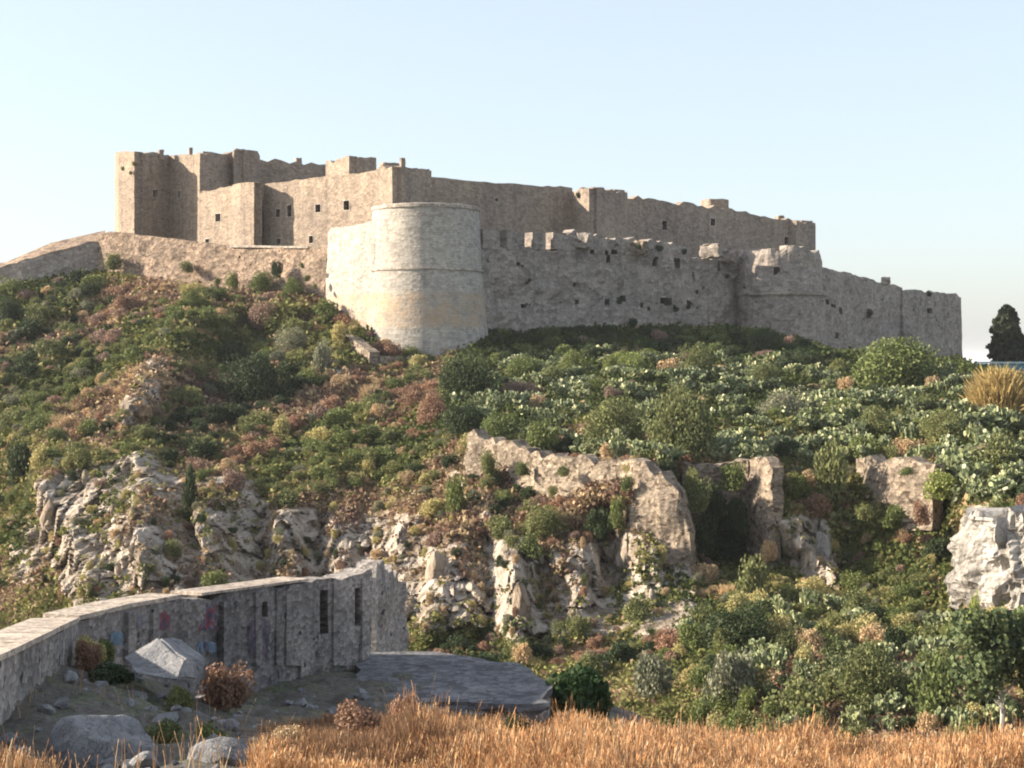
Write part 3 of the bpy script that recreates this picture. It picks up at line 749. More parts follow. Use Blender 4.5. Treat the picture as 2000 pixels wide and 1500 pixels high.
# ------------------------------------------------------------------ round bastion
_b = set(bpy.data.objects)
bc = P(832, 700, 211)
bas = empty('round_bastion', (bc[0], bc[1], 0), 'tall pale round bastion with battered base and thin string course', 'bastion')
prof = [(9.6, -5), (9.2, -1.5), (8.75, 1.5), (8.35, 5), (8.0, 8.5), (7.75, 11.6)]
prof2 = [(7.70, 11.9), (7.5, 14), (7.35, 17), (7.25, 20.0)]
revolve('wall', bc[0], bc[1], [(9.6, -5)] + [(np.interp(z_, [-5, 0, 5, 11.7, 20.2], [9.7, 9.0, 8.3, 7.75, 7.3]), z_) for z_ in np.arange(-4, 20.2, .8)] + [(7.3, 20.2), (6.5, 20.2), (6.3, 19.6), (.01, 19.6)], M['pale'], None, seg=140, rough=.07, seed=3)
revolve('string_course', bc[0], bc[1], [(7.7, 11.75), (7.92, 11.8), (7.92, 12.05), (7.7, 12.1)], M['cap'], None, seg=100, rough=.01)
revolve('coping', bc[0], bc[1], [(7.25, 20.1), (7.48, 20.15), (7.48, 20.6), (7.3, 20.68), (6.6, 20.66), (6.4, 20.1)], M['cap'], None, seg=100, rough=.03, jag=.1, seed=8)
wall_part('flank_wall', [(640, 452, 640, 217.5), (648, 446, 640, 216.5), (690, 441, 670, 211.5), (733, 434, 700, 207.5), (745, 411, 700, 207)], M['pale'], None, thick=2.5, seed=31, rough=.25, top_j=.15, batter=.03)
slab('bastion_floor', [(642, 219), (745, 209), (900, 218), (900, 226), (650, 226)], 8, 17.4, M['pale'])
adopt(bas, _b)

# ruined footing below the bastion
_b = set(bpy.data.objects)
ft = wall_part('ruined_footing', [(668, 655, 700, 203.5), (684, 662, 720, 199), (722, 690, 735, 194.5), (780, 697, 735, 197), (845, 702, 735, 201)], M['terrace'], None, thick=1.5, seed=41, rough=.4, top_j=.4)
tag(ft, 'low ruined stone footing wrapping round the foot of the round bastion', 'ruined wall')

# ------------------------------------------------------------------ outer curtain wall (right)
_b = set(bpy.data.objects)
ow = empty('outer_curtain_wall', P(1200, 640, 225), 'long weathered grey battlemented curtain wall right of the round bastion', 'castle wall')
holes = [(1190, 505, 9, 16), (1202, 492, 10, 9), (1155, 492, 8, 8), (1280, 511, 9, 18), (1321, 514, 10, 20), (1353, 537, 6, 12), (1404, 518, 8, 22), (1218, 583, 12, 12), (1186, 590, 9, 12), (1253, 596, 8, 10),
         (1268, 603, 8, 8), (1300, 588, 20, 12), (1316, 600, 10, 9), (1344, 592, 9, 8), (1126, 590, 8, 9), (1360, 570, 6, 8), (1012, 516, 8, 7), (1030, 552, 7, 6), (1020, 598, 10, 8), (1120, 556, 7, 8)]
wall_part('wall', [(940, 482, 665, 211), (1090, 492, 665, 221), (1100, 470, 665, 221.5), (1116, 461, 665, 222), (1225, 470, 665, 229.5), (1262, 474, 665, 231.5), (1340, 482, 670, 237.5), (1352, 505, 670, 238.5), (1442, 512, 680, 246)],
          M['outer'], None, thick=2.2, windows=holes, wname='cavity', seed=51, rough=.75, top_j=.55, batter=.02, step=1.0)
for (ua, ub, va, vb, da) in [(944, 976, 447, 451, 211.2), (991, 1025, 450, 454, 214.3), (1040, 1066, 454, 456, 217.6), (1080, 1108, 456, 459, 220.2)]:
    wall_part('merlon', [(ua, va, 486, da), (ub, vb, 488, da + (ub - ua) * .068)], M['outer'], None, thick=1.7, seed=ua, rough=.1, top_j=.12)
for (u, v_, w_, d_) in [(1248, 484, 30, 229.8), (1140, 470, 30, 222.6), (1390, 490, 40, 240), (1425, 500, 26, 243.5)]:      # broken parapet lumps that catch the sun
    c_ = P(u, v_, d_); box_mesh('broken_parapet', c_, (w_ / F * d_, 1.8, 2.0), M['terrace'] if u == 1248 else M['outer'], rz=math.radians(-28), jit=.22, seed=u)
slab('wall_walk', [(940, 213.5), (1120, 224.5), (1262, 234), (1442, 248.5), (1500, 262), (1226, 252), (1118, 244), (900, 226)], 6, 14.5, M['outer'])
adopt(ow, _b)

_b = set(bpy.data.objects)
tc = P(1522, 700, 246.5)
rt = empty('round_tower', (tc[0], tc[1], 0), 'squat half ruined round tower with broken sunlit rim in the outer wall', 'tower')
revolve('wall', tc[0], tc[1], [(np.interp(z_, [-3, 10, 17.2], [7.9, 7.1, 6.6]), z_) for z_ in np.arange(-3, 16.4, .9)] + [(6.6, 16.4), (6.3, 17.0), (4.6, 17.0), (3.0, 17.2), (.01, 17.3)], M['outer'], None, seg=110, rough=.45, jag=1.1, seed=13)
revolve('string_course', tc[0], tc[1], [(7.1, 9.9), (7.5, 9.95), (7.5, 10.25), (7.1, 10.3)], M['outer'], None, seg=80, rough=.03)
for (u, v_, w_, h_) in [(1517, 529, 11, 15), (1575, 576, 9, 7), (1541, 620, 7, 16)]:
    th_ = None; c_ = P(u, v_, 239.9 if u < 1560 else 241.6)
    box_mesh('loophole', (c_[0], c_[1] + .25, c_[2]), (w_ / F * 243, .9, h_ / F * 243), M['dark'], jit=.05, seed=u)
adopt(rt, _b)

_b = set(bpy.data.objects)
ew = empty('end_curtain_wall', P(1740, 690, 272), 'plain grey castle wall ending in a square corner beside the sky on the right', 'castle wall')
wall_part('wall', [(1598, 520, 710, 247.5), (1620, 525, 710, 249.5), (1690, 543, 712, 263), (1762, 560, 715, 276)], M['outer'], None, thick=2.0, seed=61, rough=.5, top_j=.2, batter=.03,
          windows=[(1625, 597, 12, 7), (1640, 607, 9, 14), (1694, 612, 13, 18), (1690, 625, 6, 14), (1633, 655, 8, 12), (1598 + 16, 590, 6, 10)], wname='cavity')
wall_part('wall', [(1762, 567, 720, 275), (1850, 572, 720, 288), (1868, 573, 720, 290), (1874, 580, 720, 291.5), (1876, 580, 720, 296)], M['outer'], None, thick=2.0, seed=62, rough=.3, top_j=.3, batter=.035,
          windows=[(1815, 607, 10, 10)], wname='cavity')
c_ = P(1730, 548, 270); box_mesh('merlon', c_, (1.3, 1.4, 1.2), M['outer'], jit=.1, seed=2)
adopt(ew, _b)

# ------------------------------------------------------------------ terrace walls on the cliff edge
def terr(pts, label, auto=False, **kw):
    if auto: pts = [(u, a_, b_, min(float(surf(u, q_)[1]) for q_ in np.linspace(a_ + 8, b_ - 18, 8)) - .5) for u, a_, b_, d_ in pts]; pts = [(u, a_, b_ + 70, d_) for u, a_, b_, d_ in pts]
    o = wall_part('terrace_wall', pts, M['terrace'], None, thick=kw.pop('thick', 1.4), rough=kw.pop('rough', .6), top_j=kw.pop('top_j', .42), step=.5, **kw)
    return tag(o, label, 'retaining wall')
def dsurf(u, v, off=1.5):
    q = surf(u, v); return float(q[1]) - off
terr([(915, 838, 960, 139), (960, 858, 1000, 137), (1000, 872, 1050, 134.5), (1060, 885, 1070, 130.5), (1130, 897, 1090, 127), (1203, 905, 1100, 124.6)],
     'long arc of pinkish rubble retaining wall descending right above the cliff', seed=71, batter=.10)
terr([(1203, 906, 1100, 124.4), (1250, 908, 1110, 122.2), (1298, 925, 1120, 120.4), (1325, 965, 1120, 119.8), (1350, 1040, 1120, 119.4)],
     'sunlit triangular buttress of rubble masonry at the middle of the cliff edge', seed=72, batter=.12)
terr([(1335, 907, 1050, 127.5), (1400, 900, 1050, 127.8), (1461, 901, 1050, 126.8)],
     'short low length of terrace wall over the shaded gully', seed=73)
terr([(1461, 901, 1090, 126.8), (1490, 901, 1095, 124.2), (1513, 904, 1095, 122.2)],
     'narrow tall pier of pink masonry right of the shaded gully', seed=74, thick=1.0, batter=.05)
terr([(1672, 903, 1010, 128.5), (1690, 896, 1030, 127), (1760, 895, 1035, 123.5), (1826, 901, 1035, 121)],
     'bright pale square retaining wall under the prickly pears on the right', seed=75, top_j=.25, batter=.08)

# ------------------------------------------------------------------ cypress and teal fence at the far right
def leaf_mesh(name, n, fn, size, mat, aspect=1.0, seed=0, flat=.0):
    """n leaf quads; fn(rng, n) -> centres (n,3) and outward dirs (n,3)"""
    g = np.random.default_rng(seed)
    c, o = fn(g, n)
    r = g.normal(size=(n, 3)); nn = r * (1 - flat) + o * (.6 + flat); nn /= np.linalg.norm(nn, axis=1, keepdims=True)
    t = np.cross(nn, g.normal(size=(n, 3))); t /= np.linalg.norm(t, axis=1, keepdims=True); bt = np.cross(nn, t)
    s = size * g.uniform(.6, 1.35, (n, 1))
    q = np.stack([c - t * s * .5 - bt * s * .18, c - bt * s * aspect * .5, c + t * s * .5 + bt * s * .1, c + bt * s * aspect * .5], 1)
    f = np.arange(n * 4).reshape(n, 4)
    me = new_mesh(name, q.reshape(-1, 3), f, mat)
    face_attr(me, 'tint', g.uniform(0, 1, n))
    return me
def bush_fn(lobes, hollow=.55, seedl=0, rx=1, rz=.8):
    g0 = random.Random(seedl)
    L_ = []
    for i in range(lobes):
        a = g0.uniform(0, 6.283); rr = g0.uniform(.1, .62) * rx; L_.append((math.cos(a) * rr, math.sin(a) * rr, g0.uniform(.25, .95) * rz, g0.uniform(.28, .5)))
    L_.append((0, 0, .45 * rz, .6))
    L_ = np.array(L_)
    def fn(g, n):
        k = g.integers(0, len(L_), n); d = g.normal(size=(n, 3)); d /= np.linalg.norm(d, axis=1, keepdims=True)
        r = L_[k, 3] * (hollow + (1.12 - hollow) * g.uniform(0, 1, n) ** .6)
        c = L_[k, :3] + d * r[:, None]; c[:, 2] = np.abs(c[:, 2]) * .95
        return c, d
    return fn
def tube(pts, rads, sides=6):
    pts = [Vector(p) for p in pts]; vv, ff = [], []
    for i, p in enumerate(pts):
        t = (pts[min(i + 1, len(pts) - 1)] - pts[max(i - 1, 0)]).normalized()
        a = t.cross(Vector((0.3, 1, 0.1))).normalized(); b_ = t.cross(a)
        for k in range(sides):
            an = 2 * math.pi * k / sides; vv.append(p + (a * math.cos(an) + b_ * math.sin(an)) * rads[i])
    for i in range(len(pts) - 1):
        for k in range(sides):
            k2 = (k + 1) % sides; ff.append((i * sides + k, i * sides + k2, (i + 1) * sides + k2, (i + 1) * sides + k))
    return vv, ff
def stems_mesh(n, h, spread, r, mat, seed=0):
    g0 = random.Random(seed); V_, F_ = [], []
    for i in range(n):
        a = g0.uniform(0, 6.283); q = g0.uniform(.3, 1) * spread; hh = h * g0.uniform(.7, 1)
        pts = [(0, 0, -.15), (math.cos(a) * q * .3, math.sin(a) * q * .3, hh * .35), (math.cos(a) * q * .75, math.sin(a) * q * .75, hh * .75), (math.cos(a) * q, math.sin(a) * q, hh)]
        v_, f_ = tube(pts, [r, r * .75, r * .5, r * .2], 5); b0 = len(V_); V_ += v_; F_ += [tuple(b0 + k for k in f) for f in f_]
    return new_mesh('stem', [tuple(v_) for v_ in V_], F_, mat)

cb = P(1966, 702, 262); S_ = 262 / F
cy = empty('cypress_tree', (cb[0], cb[1], cb[2] - 2), 'dark cypress standing alone against the sky at the right edge', 'tree')
def cyp_fn(rad, h, z0=0, cx=0, pw=.55):
    def fn(g, n):
        t = g.uniform(0, 1, n) ** .85; a = g.uniform(0, 6.283, n)
        lump = 1 + .22 * np.sin(a * 3 + t * 17) + .15 * np.sin(a * 5 - t * 31)
        r = rad * (1 - t ** 2.4) ** pw * lump * (.55 + .5 * g.uniform(0, 1, n) ** .5)
        d = np.stack([np.cos(a), np.sin(a), .4 + 0 * a], -1)
        return np.stack([cx + r * np.cos(a), r * np.sin(a), z0 + t * h], -1), d / np.linalg.norm(d, axis=1, keepdims=True)
    return fn
link('crown', leaf_mesh('crown', 5200, cyp_fn(28 * S_, 104 * S_ + 2, 0, 0), .75, L['cypress'], 1.2, 5), cy)
link('trunk', new_mesh('trunk', *[x_ for x_ in (lambda r: ([tuple(p) for p in r[0]], r[1]))(tube([(0, 0, -2), (0, 0, 3), (0.1, 0, 7)], [.45, .35, .15]))], M['bark']), cy)
cb2 = P(2030, 705, 266)
c2 = empty('broadleaf_tree', (cb2[0], cb2[1], cb2[2] - 2), 'low dark rounded tree right behind the cypress, cut by the right edge', 'tree')
link('crown', leaf_mesh('crown', 6000, cyp_fn(52 * S_, 55 * S_ + 2, 0, 0, .5), .8, L['cypress'], 1.1, 6), c2)
link('trunk', new_mesh('trunk', *[x_ for x_ in (lambda r: ([tuple(p) for p in r[0]], r[1]))(tube([(0, 0, -2), (0, 0, 2), (0.1, 0, 4)], [.4, .3, .15]))], M['bark']), c2)
_b = set(bpy.data.objects)
fa, fb = P(1905, 709, 246), P(2260, 709, 240)
te = empty('screen_fence', fa, 'teal netting screen fence below the dark cypress at right edge', 'fence')
wall_part('netting', [(1905, 711, 745, 246), (2260, 711, 760, 240)], M['teal'], None, thick=.08, rough=.05, top_j=.05, seed=5)
wall_part('top_rail', [(1903, 706.5, 710, 245.9), (2262, 706.5, 710, 239.9)], M['rail'], None, thick=.12, rough=0, top_j=0, seed=5)
for k in range(9):
    p_ = fa + (fb - fa) * k / 8; v_, f_ = tube([(p_[0], p_[1] + .15, p_[2] - 4), (p_[0], p_[1] + .15, p_[2] + .3)], [.08, .08])
    link('post', new_mesh('post', [tuple(q) for q in v_], f_, M['rail']))
adopt(te, _b)

# ------------------------------------------------------------------ plant prototypes (unit size, radius about 1)
def bushes(kind, n_var, leaves, size, asp=1.0, lobes=9, rz=.8, hollow=.6):
    return [leaf_mesh(kind, leaves, bush_fn(lobes, hollow, 100 * i + len(kind), 1, rz), size, L[kind], asp, i * 7 + 1) for i in range(n_var)]
PR = {k: bushes(k, 3, 2400, .095) for k in ('dark', 'olive', 'green', 'bright', 'grey', 'yellow', 'heather', 'tan')}
PR['red'] = bushes('red', 3, 2200, .095)
BIG = {}
def pear_mesh(seed):
    g = random.Random(seed); vv, ff, tint = [], [], []
    def pad(base, dirv, nrm, h, w):
        side = dirv.cross(nrm).normalized(); c = base + dirv * h * .5; b0 = len(vv); k = 8
        for s in (-1, 1):
            for i in range(k):
                a = 2 * math.pi * i / k
                vv.append(c + dirv * math.cos(a) * h * .5 + side * math.sin(a) * w * .5 * (1 + .15 * math.cos(a)) + nrm * s * w * .05)
        ff.append([b0 + i for i in range(k)][::-1]); ff.append([b0 + k + i for i in range(k)])
        t = g.random(); tint.extend([t, t])
        for i in range(k):
            j = (i + 1) % k; ff.append((b0 + i, b0 + j, b0 + k + j, b0 + k + i)); tint.append(t)
    def grow(base, dirv, lvl):
        nrm = dirv.cross(Vector([g.gauss(0, 1) for _ in range(3)])).normalized(); h = g.uniform(.22, .34); w = h * g.uniform(.65, .85)
        pad(base, dirv, nrm, h, w); tip = base + dirv * h * .92
        if lvl < 4:
            for _ in range(g.choice((1, 2, 2, 3))):
                nd = (dirv * .8 + Vector((g.gauss(0, .65), g.gauss(0, .65), g.gauss(.25, .4)))).normalized()
                if nd.z < -.3: nd.z *= -1
                grow(tip, nd, lvl + 1)
    for i in range(7):
        a = g.uniform(0, 6.283); r = g.uniform(0, .65)
        grow(Vector((math.cos(a) * r, math.sin(a) * r, -.05)), Vector((g.gauss(0, .35), g.gauss(0, .35), 1)).normalized(), 0)
    me = new_mesh('prickly_pear', [tuple(p) for p in vv], ff, L['pear']); face_attr(me, 'tint', tint); return me
PR['pear'] = [pear_mesh(s) for s in range(5)]
def clump_mesh(seed, kind, n=420, h=1.0, sp=.55, lift=0.):
    g = np.random.default_rng(seed)
    a = g.uniform(0, 6.283, n); r = g.uniform(0, 1, n) ** .5 * .8; zl = lift * g.uniform(0, 1, n) * (1 - r ** 2 * .8)
    b_ = np.stack([r * np.cos(a), r * np.sin(a), zl - .05], -1); ln = h - lift * .8
    tip = b_ + np.stack([g.normal(0, sp * .45, n) + .3 * sp * np.cos(a), g.normal(0, sp * .45, n) + .3 * sp * np.sin(a), ln * g.uniform(.5, 1.1, n)], -1)
    s = np.cross(tip - b_, g.normal(size=(n, 3))); s = s / np.linalg.norm(s, axis=1, keepdims=True) * .018
    mid = (b_ + tip) / 2 + np.array((0, 0, .06))
    q = np.stack([b_ - s, b_ + s, mid + s * .8, mid - s * .8, mid - s * .8, mid + s * .8, tip + s * .3, tip - s * .3], 1).reshape(-1, 3)
    me = new_mesh('grass', q, np.arange(n * 8).reshape(-1, 4), L[kind]); face_attr(me, 'tint', np.repeat(g.uniform(0, 1, n), 2)); return me
PR['reed'] = [clump_mesh(s, 'reed', 4200, 1.0, .4, .7) for s in range(3)]
PR['strawclump'] = [clump_mesh(s + 9, 'tan', 420) for s in range(3)]
STEM = stems_mesh(7, .8, .6, .035, M['bark'], 3)
COUNT = {}
NAMES = {'dark': ('evergreen_shrub', 'shrub'), 'olive': ('olive_green_shrub', 'shrub'), 'green': ('green_shrub', 'shrub'), 'bright': ('bright_green_shrub', 'shrub'), 'grey': ('grey_green_shrub', 'shrub'),
         'yellow': ('yellow_green_shrub', 'shrub'), 'red': ('dry_red_shrub', 'shrub'), 'heather': ('heather_shrub', 'shrub'), 'tan': ('dry_tan_shrub', 'shrub'), 'pear': ('prickly_pear', 'cactus'),
         'reed': ('reed_clump', 'reeds'), 'strawclump': ('dry_grass_clump', 'dry grass')}
def plant(kind, p, w, h, label, group=None, sub=True):
    """w, h in metres; a plant with separate foliage and stems when it shows large"""
    name, cat = NAMES[kind]; COUNT[kind] = COUNT.get(kind, 0) + 1
    me = PR[kind][R.randrange(len(PR[kind]))]
    if sub and kind not in ('reed', 'strawclump', 'pear') and w > 4.2:
        if kind not in BIG: BIG[kind] = [leaf_mesh(kind, 9000, bush_fn(16, .62, 700 + i + len(kind), 1, .85), .048, L[kind], 1.1, i + 90) for i in range(2)]
        me = BIG[kind][R.randrange(2)]
    rz = R.uniform(0, 6.28); sc = (w / 2 * .95, w / 2 * .95, h * .85 if kind not in ('reed', 'strawclump', 'pear') else h * .9)
    if kind == 'pear': sc = (w / 2, w / 2, h / 1.3)
    if sub and kind not in ('reed', 'strawclump', 'pear'):
        root = empty(name, p, label, cat, group)
        f = link('foliage', me, root); f.scale = sc; f.rotation_euler = (0, 0, rz)
        s = link('stem', STEM, root); s.scale = sc; s.rotation_euler = (0, 0, rz)
        return root
    o = link(name, me); o.location = p; o.scale = sc; o.rotation_euler = (0, 0, rz)
    return tag(o, label, cat, group)

def plant_px(kind, u, v, wpx, hpx, label, group=None, sub=True, sink=.25):
    """centre (u, v) and size on the photo; stands on the hill where its foot is seen"""
    vb = min(v + hpx / 2, 1495); q = surf(u, vb); s = q[1] / F
    return plant(kind, (q[0], q[1] + wpx * s * .15, q[2] - hpx * s * .08), wpx * s, hpx * s * 1.12, label, group, sub)

# ---- shrubs one can single out in the photograph
SINGLE = [
 ('olive', 1340, 825, 170, 150, 'largest rounded olive green bush in the middle of the cactus field'),
 ('olive', 1200, 820, 150, 105, 'leaning olive bush just left of the largest rounded bush'),
 ('bright', 1225, 700, 100, 62, 'bright yellow green bush standing below the outer curtain wall'),
 ('heather', 1015, 757, 95, 42, 'mauve brown heather mound among the prickly pears'),
 ('heather', 1195, 780, 48, 36, 'small pinkish heather mound between cactus clumps'),
 ('dark', 905, 735, 140, 95, 'grey green domed bush at the right foot of the round bastion'),
 ('green', 1750, 705, 230, 110, 'wide domed green bush in front of the end castle wall'),
 ('dark', 1497, 665, 80, 60, 'dark bush against the foot of the squat round tower'),
 ('dark', 1580, 695, 90, 45, 'low dark bush under the end castle wall'),
 ('grey', 1530, 785, 130, 70, 'pale grey green domed bush above the square retaining wall'),
 ('olive', 1622, 925, 88, 120, 'upright oval olive bush beside the square retaining wall'),
 ('reed', 1958, 782, 130, 120, 'large golden reed clump below the teal fence'),
 ('yellow', 1920, 775, 60, 90, 'yellow green bush on the left side of the golden reeds'),
 ('bright', 1840, 945, 80, 60, 'bright green bush at the right end of the square retaining wall'),
 ('red', 1955, 975, 70, 60, 'rusty brown bush on top of the white cliff'),
 ('tan', 1770, 870, 60, 36, 'dry tan bush just above the square retaining wall'),
 ('dark', 1300, 918, 50, 55, 'dark bush at the top of the sunlit triangular buttress'),
 ('green', 1432, 930, 72, 52, 'green bush over the lip of the shaded gully'),
 ('olive', 1365, 968, 60, 60, 'olive bush hanging on the right edge of the triangular buttress'),
 ('green', 1525, 990, 40, 40, 'small bright bush beside the narrow masonry pier'),
 ('dark', 1430, 1070, 130, 90, 'dark bush filling the bottom of the shaded gully'),
 ('olive', 1470, 1125, 80, 90, 'pointed olive bush below the shaded gully'),
 ('red', 1590, 980, 80, 50, 'rusty dry bush right of the narrow masonry pier'),
 ('dark', 1185, 1040, 80, 110, 'dark shrub shading the left side of the triangular buttress'),
 ('tan', 1180, 895, 60, 32, 'tan tuft on the top of the long retaining wall'),
 ('red', 1095, 862, 46, 26, 'small rusty bush behind the long retaining wall'),
 ('yellow', 915, 870, 60, 60, 'pale yellow bush at the left end of the long retaining wall'),
 ('red', 840, 800, 80, 70, 'rusty red bush at the left end of the cactus field'),
 ('grey', 625, 695, 62, 70, 'grey green round bush on the ridge left of the round bastion'),
 ('yellow', 665, 650, 50, 50, 'yellow green bush on the ridge next to the bastion foot'),
 ('green', 455, 553, 34, 38, 'small green bush left of three against the rampart wall'),
 ('green', 512, 552, 62, 50, 'middle green bush of three against the rampart wall'),
 ('green', 572, 560, 60, 40, 'right green bush of three against the rampart wall'),
 ('dark', 540, 525, 30, 34, 'dark tuft growing on the rampart face above the green bushes'),
 ('olive', 222, 510, 46, 32, 'olive tuft at the bend of the rampart wall'),
 ('olive', 365, 522, 30, 20, 'small olive tuft on the rampart face'),
 ('dark', 22, 605, 60, 60, 'dark bush on the slope at the left edge below the rampart'),
 ('dark', 490, 745, 150, 110, 'broad dark bush in the hollow below the ridge'),
 ('dark', 420, 690, 110, 60, 'dark bush on the shaded side of the upper spur'),
 ('heather', 520, 610, 110, 50, 'reddish heather patch under the green rampart bushes'),
 ('grey', 560, 670, 90, 50, 'grey green bush in the middle of the upper slope'),
 ('yellow', 95, 890, 70, 60, 'pale yellow green bush on the lower left slope'),
 ('dark', 40, 900, 80, 90, 'dark bush at the left edge of the lower slope'),
 ('yellow', 545, 830, 60, 50, 'yellow green bush below the broad dark bush'),
 ('heather', 470, 930, 60, 50, 'purplish bush above the left cliff'),
 ('dark', 365, 960, 46, 120, 'dark ivy bush in the cleft of the left cliff'),
 ('olive', 350, 1060, 60, 36, 'olive tuft on the ledge of the left cliff'),
 ('green', 440, 1120, 60, 40, 'green tuft low on the left cliff'),
 ('dark', 1130, 1360, 150, 110, 'glossy dark green bush beside the stone platform'),
 ('grey', 1430, 1330, 130, 130, 'grey green rounded bush in the lower thicket'),
 ('grey', 1270, 1320, 110, 100, 'grey green bush right of the dark glossy bush'),
 ('dark', 1450, 1220, 170, 90, 'dark bush at the centre of the lower thicket'),
 ('yellow', 1590, 1150, 120, 60, 'pale yellow green bush under the rocky scar'),
 ('yellow', 1700, 1230, 100, 70, 'yellow flowering bush in the lower thicket'),
 ('olive', 1700, 1330, 190, 130, 'wide olive bush above the orange grass'),
 ('olive', 1560, 1370, 140, 90, 'olive bush left of the wide olive bush above the grass'),
 ('green', 1830, 1340, 120, 130, 'fresh green bush left of the slender tree'),
 ('tan', 1020, 1270, 50, 50, 'tan tuft at the foot of the lit rock rib'),
 ('olive', 1130, 1230, 60, 50, 'olive bush on the lower middle cliff'),
 ('olive', 1240, 1170, 70, 50, 'olive bush on the ledge under the triangular buttress'),
 ('green', 890, 960, 60, 80, 'green bush under the left end of the long retaining wall'),
 ('olive', 1060, 1010, 120, 70, 'olive thicket under the long retaining wall'),
 ('bright', 1900, 1190, 50, 110, 'bright green bush against the foot of the white cliff'),
 ('dark', 1990, 955, 80, 60, 'dark bush above the white limestone crag'),
 ('olive', 1912, 985, 50, 40, 'olive bush at the left top of the white limestone crag'),
 ('pear', 1640, 1030, 120, 90, 'prickly pear clump below the oval olive bush'),
]
near_skip = []
FRONT = {'top of the sunlit': 124, 'lip of the shaded': 125.5, 'hanging on the right edge': 121.5, 'beside the narrow masonry': 124, 'right end of the square': 120, 'oval olive': 126, 'shading the left side': 124.5}
for s_ in SINGLE:
    kind, u, v, w_, h_, lab = s_
    if 'rampart' in lab and v < 575 and u > 100:
        d_ = 1.2 + np.interp(u, [222, 365, 455, 640], [239, 232, 227, 216]); q = P(u, v + h_ / 2, d_ - 1.5); s = d_ / F
        plant(kind, q, w_ * s, h_ * s * 1.1, lab)
    elif 'stone platform' in lab:
        q = P(u, v + 45, 44); s = 44 / F; PRs = PR['dark']
        o = empty('evergreen_shrub', (q[0], q[1], near_z(q[0], q[1]) - .1), lab, 'shrub')
        me = leaf_mesh('foliage', 7000, bush_fn(14, .6, 5, 1, .8), .09, leaf_mat('glossy_leaves', (.015, .04, .010), (.045, .09, .022)), 1.6, 5)
        f = link('foliage', me, o); f.scale = (1.15, 1.0, 1.35); st = link('stem', STEM, o); st.scale = (1, 1, 1)
    elif [1 for k_ in FRONT if k_ in lab]:
        d_ = [FRONT[k_] for k_ in FRONT if k_ in lab][0]; q = P(u, v + h_ / 2, d_); s = d_ / F; plant(kind, q, w_ * s, h_ * s * 1.1, lab)
    else:
        plant_px(kind, u, v, w_, h_, lab)
    near_skip.append((u, v, w_, h_))

def clear(u, v, f=.42):
    for (a, b_, w_, h_) in near_skip:
        if abs(u - a) < w_ * f and abs(v - b_) < h_ * f: return False
    return True
# ---- fields of repeated plants
PEARPOLY = [(850, 790), (880, 755), (1000, 690), (1250, 690), (1500, 700), (1900, 720), (1990, 840), (2120, 850), (2120, 960), (1900, 985), (1830, 960), (1830, 890), (1460, 892), (1350, 900), (1160, 882), (1040, 868), (930, 828)]
LOWPOLY = [(1340, 1200), (1560, 1150), (1800, 1200), (1900, 1200), (2100, 1200), (2100, 1430), (1370, 1420)]
def scatter(n, box, test, mind, pick, seed, maxtry=40000, s_px=(24, 44)):
    g = random.Random(seed); pts = []; out_ = []
    for _ in range(maxtry):
        if len(out_) >= n: break
        u = g.uniform(box[0], box[2]); v = g.uniform(box[1], box[3])
        if v < vtop(u) + 6 or not test(u, v): continue
        k, w_, h_, md = pick(u, v, g)
        if any(abs(u - a) < md and abs(v - b_) * 1.5 < md for a, b_ in pts): continue
        pts.append((u, v)); out_.append((k, u, v, w_, h_))
    return out_
WORDS = {'olive': 'olive green', 'green': 'green', 'yellow': 'yellow green', 'grey': 'grey green', 'dark': 'dark evergreen', 'red': 'dry reddish', 'heather': 'mauve heather', 'tan': 'dry tan', 'strawclump': 'straw coloured grassy', 'pear': 'prickly pear'}
FIELD = []
# prickly pear field
for k, u, v, w_, h_ in scatter(240, (850, 690, 2035, 990), lambda u, v: inpoly(u, v, PEARPOLY) and clear(u, v, .36), 0,
        lambda u, v, g: ('pear', g.uniform(38, 66) * (.75 + (v - 690) / 500), g.uniform(28, 44) * (.75 + (v - 690) / 500), 17), 5):
    FIELD.append(('pear', u, v, w_, h_, 'prickly pear clump'))
for k, u, v, w_, h_ in scatter(70, (880, 690, 2035, 980), lambda u, v: inpoly(u, v, PEARPOLY) and clear(u, v), 0,
        lambda u, v, g: (g.choices(('dark', 'green', 'olive', 'heather', 'tan'), (5, 3, 3, 1, 1))[0], g.uniform(36, 70), g.uniform(24, 42), 40), 6):
    FIELD.append((k, u, v, w_, h_, WORDS[k] + ' shrub'))
# dark strip below the outer wall
for k, u, v, w_, h_ in scatter(70, (955, 640, 1640, 700), lambda u, v: clear(u, v), 0,
        lambda u, v, g: (g.choices(('dark', 'green', 'heather'), (6, 2, 1))[0], g.uniform(36, 64), g.uniform(18, 28), 20), 8):
    FIELD.append((k, u, v, w_, h_, WORDS[k] + ' shrub'))
# lower thicket
for k, u, v, w_, h_ in scatter(120, (1330, 1150, 2035, 1440), lambda u, v: inpoly(u, v, LOWPOLY) and clear(u, v, .3), 0,
        lambda u, v, g: (g.choices(('pear', 'olive', 'green', 'yellow', 'dark', 'tan'), (6, 4, 3, 2, 2, 1))[0], g.uniform(44, 80), g.uniform(36, 60), 26), 9):
    FIELD.append((k, u, v, w_, h_, WORDS[k] + ' shrub' if k != 'pear' else 'prickly pear clump'))
